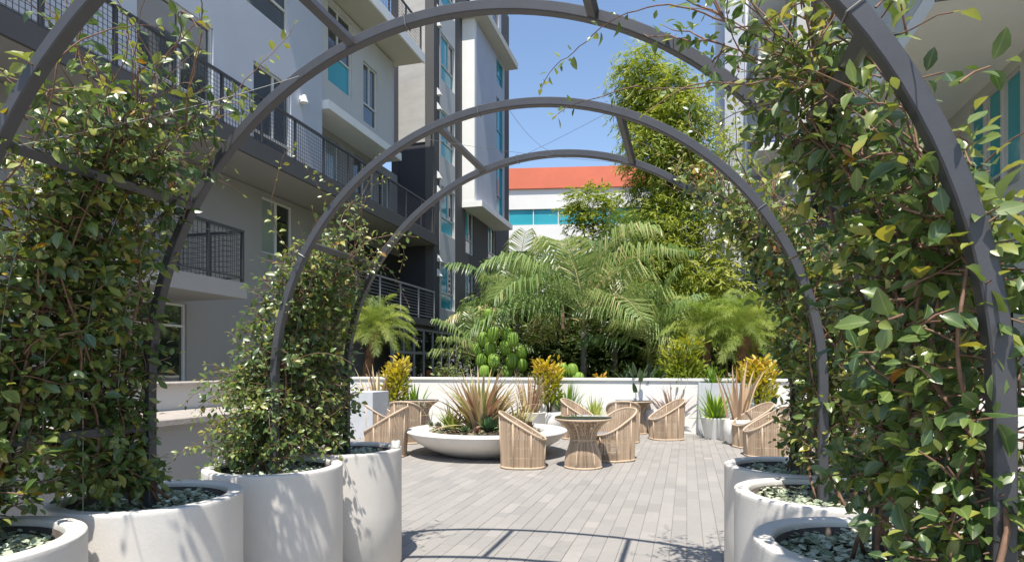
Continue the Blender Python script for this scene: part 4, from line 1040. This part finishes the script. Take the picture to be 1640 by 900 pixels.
# ---- palms
def frond(name, parent, m, base, az, tilt, ln, droop, nl, lw, ll, tint, hang=0.5, rachis_r=0.012, vshape=0.35, seg=14, jit=0.08, fwd=0.35):
    mb = MB(); d = Vector((math.cos(az)*math.sin(tilt), math.sin(az)*math.sin(tilt), math.cos(tilt))); p = Vector(base); st = ln/seg; pts = [p.copy()]; ds = [d.copy()]
    out = Vector((math.cos(az), math.sin(az), 0))
    for i in range(seg):
        d = (d+(out*0.35+Vector((0, 0, -1)))*droop*st*(0.4+1.2*i/seg)).normalized(); p = p+d*st; pts.append(p.copy()); ds.append(d.copy())
    mb.tint = min(1, tint+0.25); mb.tube(pts, [rachis_r*(1-0.8*i/seg) for i in range(seg+1)], 4, False)
    for k in range(nl):
        f_ = 0.16+0.84*(k+0.5)/nl; x = f_*seg; i = min(int(x), seg-1); q = pts[i].lerp(pts[i+1], x-i); dd = ds[i].lerp(ds[i+1], x-i).normalized()
        side = dd.cross(Vector((0, 0, 1))); side = side.normalized() if side.length > 1e-3 else Vector((-math.sin(az), math.cos(az), 0))
        upv = side.cross(dd)
        L_ = ll*(math.sin(PI*(0.12+0.80*f_))**0.7)*RNG.uniform(0.85, 1.1)
        for sg in (-1, 1):
            a = (side*sg*1.0+dd*(fwd+0.5*f_)+upv*vshape*RNG.uniform(0.4, 1.3)+Vector((RNG.normal(0, jit), RNG.normal(0, jit), RNG.normal(0, jit)))).normalized()
            m1 = q+a*L_*0.5; a2 = (a+Vector((0, 0, -hang*RNG.uniform(0.6, 1.6)))).normalized(); m2 = m1+a2*L_*0.5
            wv = dd*lw*0.5; mb.tint = float(np.clip(tint+RNG.normal(0, 0.12), 0, 1))
            mb.add([q-wv*0.5, q+wv*0.5, m1+wv, m1-wv, m2], [(0, 1, 2, 3), (3, 2, 4)])
    return mb.build(name, m, parent, True)
def feather_palm(label, base, trunk_h, n, ln, tints=(0.2, 0.7), trunk='palm_grey', tr=0.09, droop=0.45, lean=(0, 0), azs=None, hang=1.8):
    t_ = thing('feather_palm', label, 'palm', base)
    top = Vector((lean[0], lean[1], trunk_h)); pts = [Vector((0, 0, -0.1)), top*0.5+Vector((lean[0]*0.1, 0, 0)), top]
    N = 12; pl = [pts[0].lerp(pts[2], k/N) for k in range(N+1)]
    MB().tube(pl, [tr*(1.15-0.35*k/N)*(1.06 if k % 2 else 0.97) for k in range(N+1)], 10).build('trunk', trunk, t_, True)
    MB().tube([top-Vector((0, 0, 0.1)), top+Vector((0, 0, 0.35)), top+Vector((0, 0, 0.7))], [tr*0.85, tr*0.7, tr*0.3], 8).build('crownshaft', 'palm_frond_base', t_, True)
    for k in range(n):
        f_ = k/n; az = k*2.39996+RNG.normal(0, 0.15) if azs is None else azs[k]; tl = 0.15+1.15*f_**0.8
        ti = RNG.uniform(*tints)
        if f_ > 0.88: ti = RNG.uniform(0.7, 1.0)
        frond('frond', t_, 'palm', top+Vector((0, 0, 0.55-0.45*f_)), az, tl, ln*RNG.uniform(0.85, 1.1), droop*RNG.uniform(0.7, 1.3), int(ln/0.075), 0.046, 0.32+ln*0.27, ti, hang, rachis_r=0.018, vshape=0.15)
    return t_
M['palm_frond_base'] = mat('green palm crownshaft', (0.16, 0.18, 0.06), 0.5, var=0.3, scale=8)
PB = PY(935, 600, 16.5); PB.z = -0.1
feather_palm('big arching feather palm behind the middle of the white parapet', PB, 2.6, 15, 3.5, tints=(0.4, 0.9), droop=0.5)
PB = PY(1040, 600, 16.0); PB.z = -0.1
feather_palm('second feather palm with a hanging frond right of the big palm', PB, 1.7, 12, 2.1, tints=(0.3, 0.8))
PB = PY(985, 600, 19.5); PB.z = -0.1
feather_palm('tall dusky feather palm behind the big arching palm', PB, 3.4, 13, 2.9, tints=(0.0, 0.5))
PB = PY(828, 600, 19.0); PB.z = -0.1
feather_palm('pale feather palm in front of the charcoal tower', PB, 3.0, 13, 2.6, tints=(0.3, 0.85))
PB = PY(765, 600, 17.0); PB.z = -0.1
feather_palm('low feather palm with one dry frond beside the cactus', PB, 1.7, 10, 1.5, tints=(0.5, 0.9))
def date_palm(label, base, h, n, ln, lean=(0, 0)):
    t_ = thing('date_palm', label, 'palm', base); top = Vector((lean[0], lean[1], h)); N = 14
    MB().tube([Vector((lean[0]*(k/N)**1.5, lean[1]*(k/N)**1.5, -0.1+(h+0.1)*k/N)) for k in range(N+1)], [0.10+0.05*(k/N)+(0.012 if k % 2 else -0.012) for k in range(N+1)], 9).build('trunk', 'palm_trunk', t_)
    for k in range(n):
        f_ = k/n; frond('frond', t_, 'date', top+Vector((0, 0, 0.1-0.12*f_)), k*2.39996+RNG.normal(0, 0.2), 0.1+1.5*f_, ln*RNG.uniform(0.85, 1.12), 1.5*RNG.uniform(0.7, 1.3), 80, 0.010, ln*0.30, RNG.uniform(0.15, 0.9), 0.9, 0.006, 0.45, 12, 0.25, 0.9)
    return t_
def base_at(px, Y): p = PY(px, 600, Y); p.z = -0.1; return p
date_palm('small date palm with leaning rusty trunk in front of the shopfront', base_at(578, 15.6), 2.5, 34, 1.25, (0.45, 0))
date_palm('left of the twin date palms behind the grey box planter', base_at(1140, 15.4), 2.2, 34, 1.25, (-0.2, 0))
date_palm('right of the twin date palms behind the grey box planter', base_at(1183, 15.2), 2.25, 34, 1.2, (0.12, 0))
date_palm('date palm with thick trunk beside the far right vine', base_at(1205, 16.4), 2.6, 30, 1.2, (0.05, 0.2))

# ---- cactus clumps
def cactus(label, px, Y, z0, lobes, r):
    b_ = base_at(px, Y); t_ = thing('ribbed_cactus', label, 'cactus', b_); mb = MB(); NR = 9; n = NR*4
    vs = []; fs = []; K = 9
    for i in range(K+1):
        f_ = i/K; a = -PI/2+PI*f_; z = math.sin(a)*1.25; rr = math.cos(a)**0.75 if 0 < i < K else 0.02
        for k in range(n):
            an = 2*PI*k/n; q = rr*(1-0.30*(0.5-0.5*math.cos(NR*an))**1.6); vs.append((q*math.cos(an), q*math.sin(an), z))
    for i in range(K):
        for k in range(n): fs.append((i*n+k, i*n+(k+1) % n, (i+1)*n+(k+1) % n, (i+1)*n+k))
    mb.add(vs, fs); first = None
    for (dx, dz, s) in lobes:
        loc = (dx*0.95, RNG.uniform(-0.25, 0.25), z0+dz); rt = (RNG.normal(0, 0.15), RNG.normal(0, 0.15), RNG.uniform(0, 6))
        if first is None: first = mb.build('stem_lobe', 'cactus', t_, True); o = first; o.location = loc; o.rotation_euler = rt; o.scale = (r*s,)*3
        else: shared('stem_lobe', first.data, t_, loc, rt, (r*s,)*3)
    st = MB()
    for (dx, dz, s) in lobes[::2]: st.tube([(dx*0.3, 0.22, 0), (dx*0.6, 0.25, z0*0.7), (dx, 0.22, z0+dz)], r*0.28, 7)
    stuff(st.build('stalks', 'cactus', t_, True))
LO = [(-0.42, 0.98, .95), (-0.30, 1.25, .8), (-0.46, 0.62, 1.05), (-0.12, 0.74, 1.05), (-0.66, 0.36, .95), (-0.28, 0.36, 1.1), (0.16, 0.74, 1.05), (0.44, 0.60, 1), (0.14, 0.40, 1.1), (0.55, 0.28, .95), (-0.52, 0.06, 1.05), (-0.08, 0.06, 1.05), (0.32, 0.06, 1.05), (0.62, -0.05, .9), (0.12, -0.22, 1.05), (-0.36, -0.24, 1.05), (0.5, -0.32, 1), (-0.7, -0.1, .9), (-0.05, -0.45, 1.0), (0.75, -0.35, .9)]
cactus('clump of plump ribbed green cactus above the parapet left of the big palm', 800, 15.3, 1.65, LO[:16], 0.152)
cactus('small ribbed cactus clump just above the parapet in the middle', 905, 15.3, 1.25, [(-0.28, 0.0, 1), (-0.05, 0.22, 1), (0.2, 0.2, 1), (0.36, 0.0, .95), (0.05, -0.05, 1), (-0.15, -0.25, 1)], 0.16)

# ---- bamboo, trees and the dark planting behind
def clump_tree(name, label, cat, base, blobs, n, m, size, trunks, tmpl, tlo=0.0, thi=1.0, droop=0.5, wscale=None, per=14, twig=True):
    """leaf sprays spread through the crown volume; each spray = a twig direction with several leaves"""
    t_ = thing(name, label, cat, base); st = MB()
    for pts, r0, r1 in trunks:
        st.tube(pts, [r0+(r1-r0)*k/(len(pts)-1) for k in range(len(pts))], 7)
    pos = []; ax = []; nr = []; sz = []; ti = []; tw = MB()
    wsum = sum(b_[3] for b_ in blobs)
    for (c, r, rz, w_) in blobs:
        for _ in range(int(n*w_/wsum/per)):
            v = RNG.normal(0, 1, 3); v /= np.linalg.norm(v); q = RNG.random()**0.45
            p = Vector((c[0]+v[0]*r*q, c[1]+v[1]*r*q, c[2]+v[2]*rz*q)); d = Vector((v[0]+RNG.normal(0, .5), v[1]+RNG.normal(0, .5), v[2]*0.5+RNG.normal(0.1, .4))).normalized()
            bt = np.clip(tlo+(thi-tlo)*RNG.normal(0.5, 0.22), 0, 1); ln = size*RNG.uniform(2.2, 4.5)
            for k in range(per):
                f_ = k/per; s = p+d*ln*f_-Vector((0, 0, droop*ln*f_*f_))
                a = Vector((d.x*0.7+RNG.normal(0, .7), d.y*0.7+RNG.normal(0, .7), d.z*0.5-droop*RNG.uniform(0.0, 1.2)))
                pos.append(tuple(s)); ax.append(tuple(a)); nr.append((RNG.normal(0, .5), RNG.normal(0, .5)-0.2, 1)); sz.append(size*RNG.uniform(0.7, 1.3)); ti.append(np.clip(bt+RNG.normal(0, .1), 0, 1))
    stuff(scatter('crown', m, t_, tmpl, pos, ax, nr, sz, ti, None if wscale is None else [wscale]*len(pos)))
    st.build('trunk', 'culm' if cat == 'bamboo' else 'bark', t_, True)
    return t_
LANC = [leaf_tmpl(0.17, 0.05, 0.25, ((0.25, 0.9), (0.6, 0.9)))]
OV = [leaf_tmpl(0.5, 0.1, 0.2, ((0.3, 0.9), (0.7, 0.8))), leaf_tmpl(0.45, 0.15, 0.1, ((0.3, 0.9), (0.7, 0.8)))]
BB = base_at(1085, 20)
def rel(px, py, Y): return tuple(PY(px, py, Y)-BB)
bl = []
for (px, py, r, rz, w_) in [(1030, 120, 0.75, 0.8, 1), (1045, 170, 0.95, 0.9, 1.4), (1085, 145, 0.8, 0.8, 1), (1110, 190, 0.9, 0.9, 1.2), (1060, 230, 1.2, 0.9, 1.7), (1110, 260, 1.0, 0.9, 1.2), (1070, 300, 1.15, 1.0, 1.5), (1100, 350, 1.25, 1.1, 1.7), (1060, 370, 0.95, 1.0, 1.2), (1120, 420, 1.2, 1.1, 1.5), (1075, 440, 1.1, 1.1, 1.3), (1130, 480, 1.1, 0.9, 1.1), (1030, 470, 0.8, 0.8, .8)]:
    bl.append((rel(px*0.88+117, py, 20+RNG.uniform(-.8, .8)), r*0.78, rz*1.0, w_))
tk = [([(0.15*k-0.6, 0.1*k-0.3, 0), (0.13*k-0.5, 0.1*k-0.3, 4), (0.25*k-0.9, 0.1*k-0.2, 9.2+0.25*k)], 0.045, 0.012) for k in range(8)]
clump_tree('bamboo_clump', 'tall yellow green bamboo clump rising through the right of the arches', 'bamboo', BB, bl, 62000, 'bamboo', 0.19, tk, LANC, 0.05, 1.0, 0.55)
BB = base_at(1163, 19)
clump_tree('bamboo_clump', 'slim bare caned bamboo by the white downpipe', 'bamboo', BB, [(rel(1165, 240, 19), 0.45, 0.9, 1), (rel(1160, 330, 19), 0.4, 1.0, 1), (rel(1158, 420, 19), 0.45, 1, 1)], 3200, 'bamboo', 0.18, [([(0, 0, 0), (0.02, 0, 4), (0.1, 0, 8.2)], 0.05, 0.02), ([(-0.15, 0.1, 0), (-0.13, 0.1, 4), (-0.2, 0.1, 7)], 0.045, 0.02)], LANC, 0.4, 1.0)
BB = base_at(950, 24)
clump_tree('slender_tree', 'light green tree in front of the white office building', 'tree', BB, [(rel(945, 322, 24), 0.9, 0.5, 1), (rel(975, 345, 24), 1.0, 0.7, 1.1), (rel(925, 345, 24), 0.6, 0.4, .5), (rel(955, 390, 24), 1.1, 0.8, 1)], 7000, 'bamboo', 0.17, [([(0, 0, 0), (0.05, 0, 3.5), (0, 0, 7.2)], 0.09, 0.03)], OV, 0.1, 0.8, 0.3, 0.6)
for (px, Y, blobs, n, lab) in [(900, 22, [(860, 575, 1.5, 1.2), (930, 580, 1.6, 1.2), (1000, 575, 1.7, 1.3)], 14000, 'low dark evergreen tree close behind the middle of the parapet'), (1075, 21.5, [(1060, 565, 1.5, 1.3), (1120, 570, 1.5, 1.3)], 9000, 'low dark evergreen tree left of the twin date palms'), (985, 25, [(900, 470, 2.2, 1.7), (1000, 440, 2.3, 1.8), (950, 520, 2.6, 1.8), (1040, 500, 2.2, 1.8)], 20000, 'dark evergreen tree filling the gap behind the middle palms'),
                               (1120, 24, [(1110, 520, 1.9, 1.6), (1160, 480, 1.5, 1.8), (1190, 540, 1.8, 1.6)], 12000, 'dark evergreen tree behind the twin date palms'),
                               (830, 26, [(815, 480, 1.6, 1.6), (850, 530, 2.0, 1.5), (800, 560, 1.8, 1.2)], 11000, 'dark evergreen tree between the tower and the middle palms')]:
    BB = base_at(px, Y)
    clump_tree('evergreen_tree', lab, 'tree', BB, [(rel(a, b_, Y+RNG.uniform(-.8, .8)), r, rz, r) for a, b_, r, rz in blobs], n, 'dark_tree', 0.2, [([(0, 0, 0), (0.1, 0, 2), (0, 0, 4)], 0.14, 0.05)], OV, 0, 1, 0.4)
# low planting right behind the parapet
for (px, Y, r, h, n, mm, lab) in [(720, 15.4, 0.6, 1.6, 900, 'dark_tree', 'low dark shrub behind the parapet left of the cactus'), (860, 15.6, 0.6, 1.5, 900, 'dark_tree', 'low dark shrub behind the parapet between the two cactus clumps'),
                                  (1000, 16.6, 0.8, 1.6, 1100, 'dark_tree', 'low dark shrub behind the parapet under the palms'), (1085, 15.5, 0.7, 1.9, 1300, 'grass', 'bright green shrub behind the parapet left of the date palms'),
                                  (1230, 15.6, 0.8, 1.9, 1000, 'grass', 'green shrub behind the parapet at the far right'), (1130, 15.0, 0.5, 1.7, 700, 'grass', 'leafy green shrub at the foot of the twin date palms')]:
    shrub(lab, base_at(px, Y), h, r, n, mm, 'garden_shrub', 0.13, 0, 1, 0.5, OV, 0.2, 9, 0.5)

# the potted plants along the parapet stand a little taller than their pots suggest
for o in list(scene.objects):
    if o.parent is None and o.get('category') in ('plant', 'shrub') and 10.5 < o.location.y < 14.1 and 0.2 < o.location.z < 0.9: o.scale = (1.25, 1.25, 1.25)
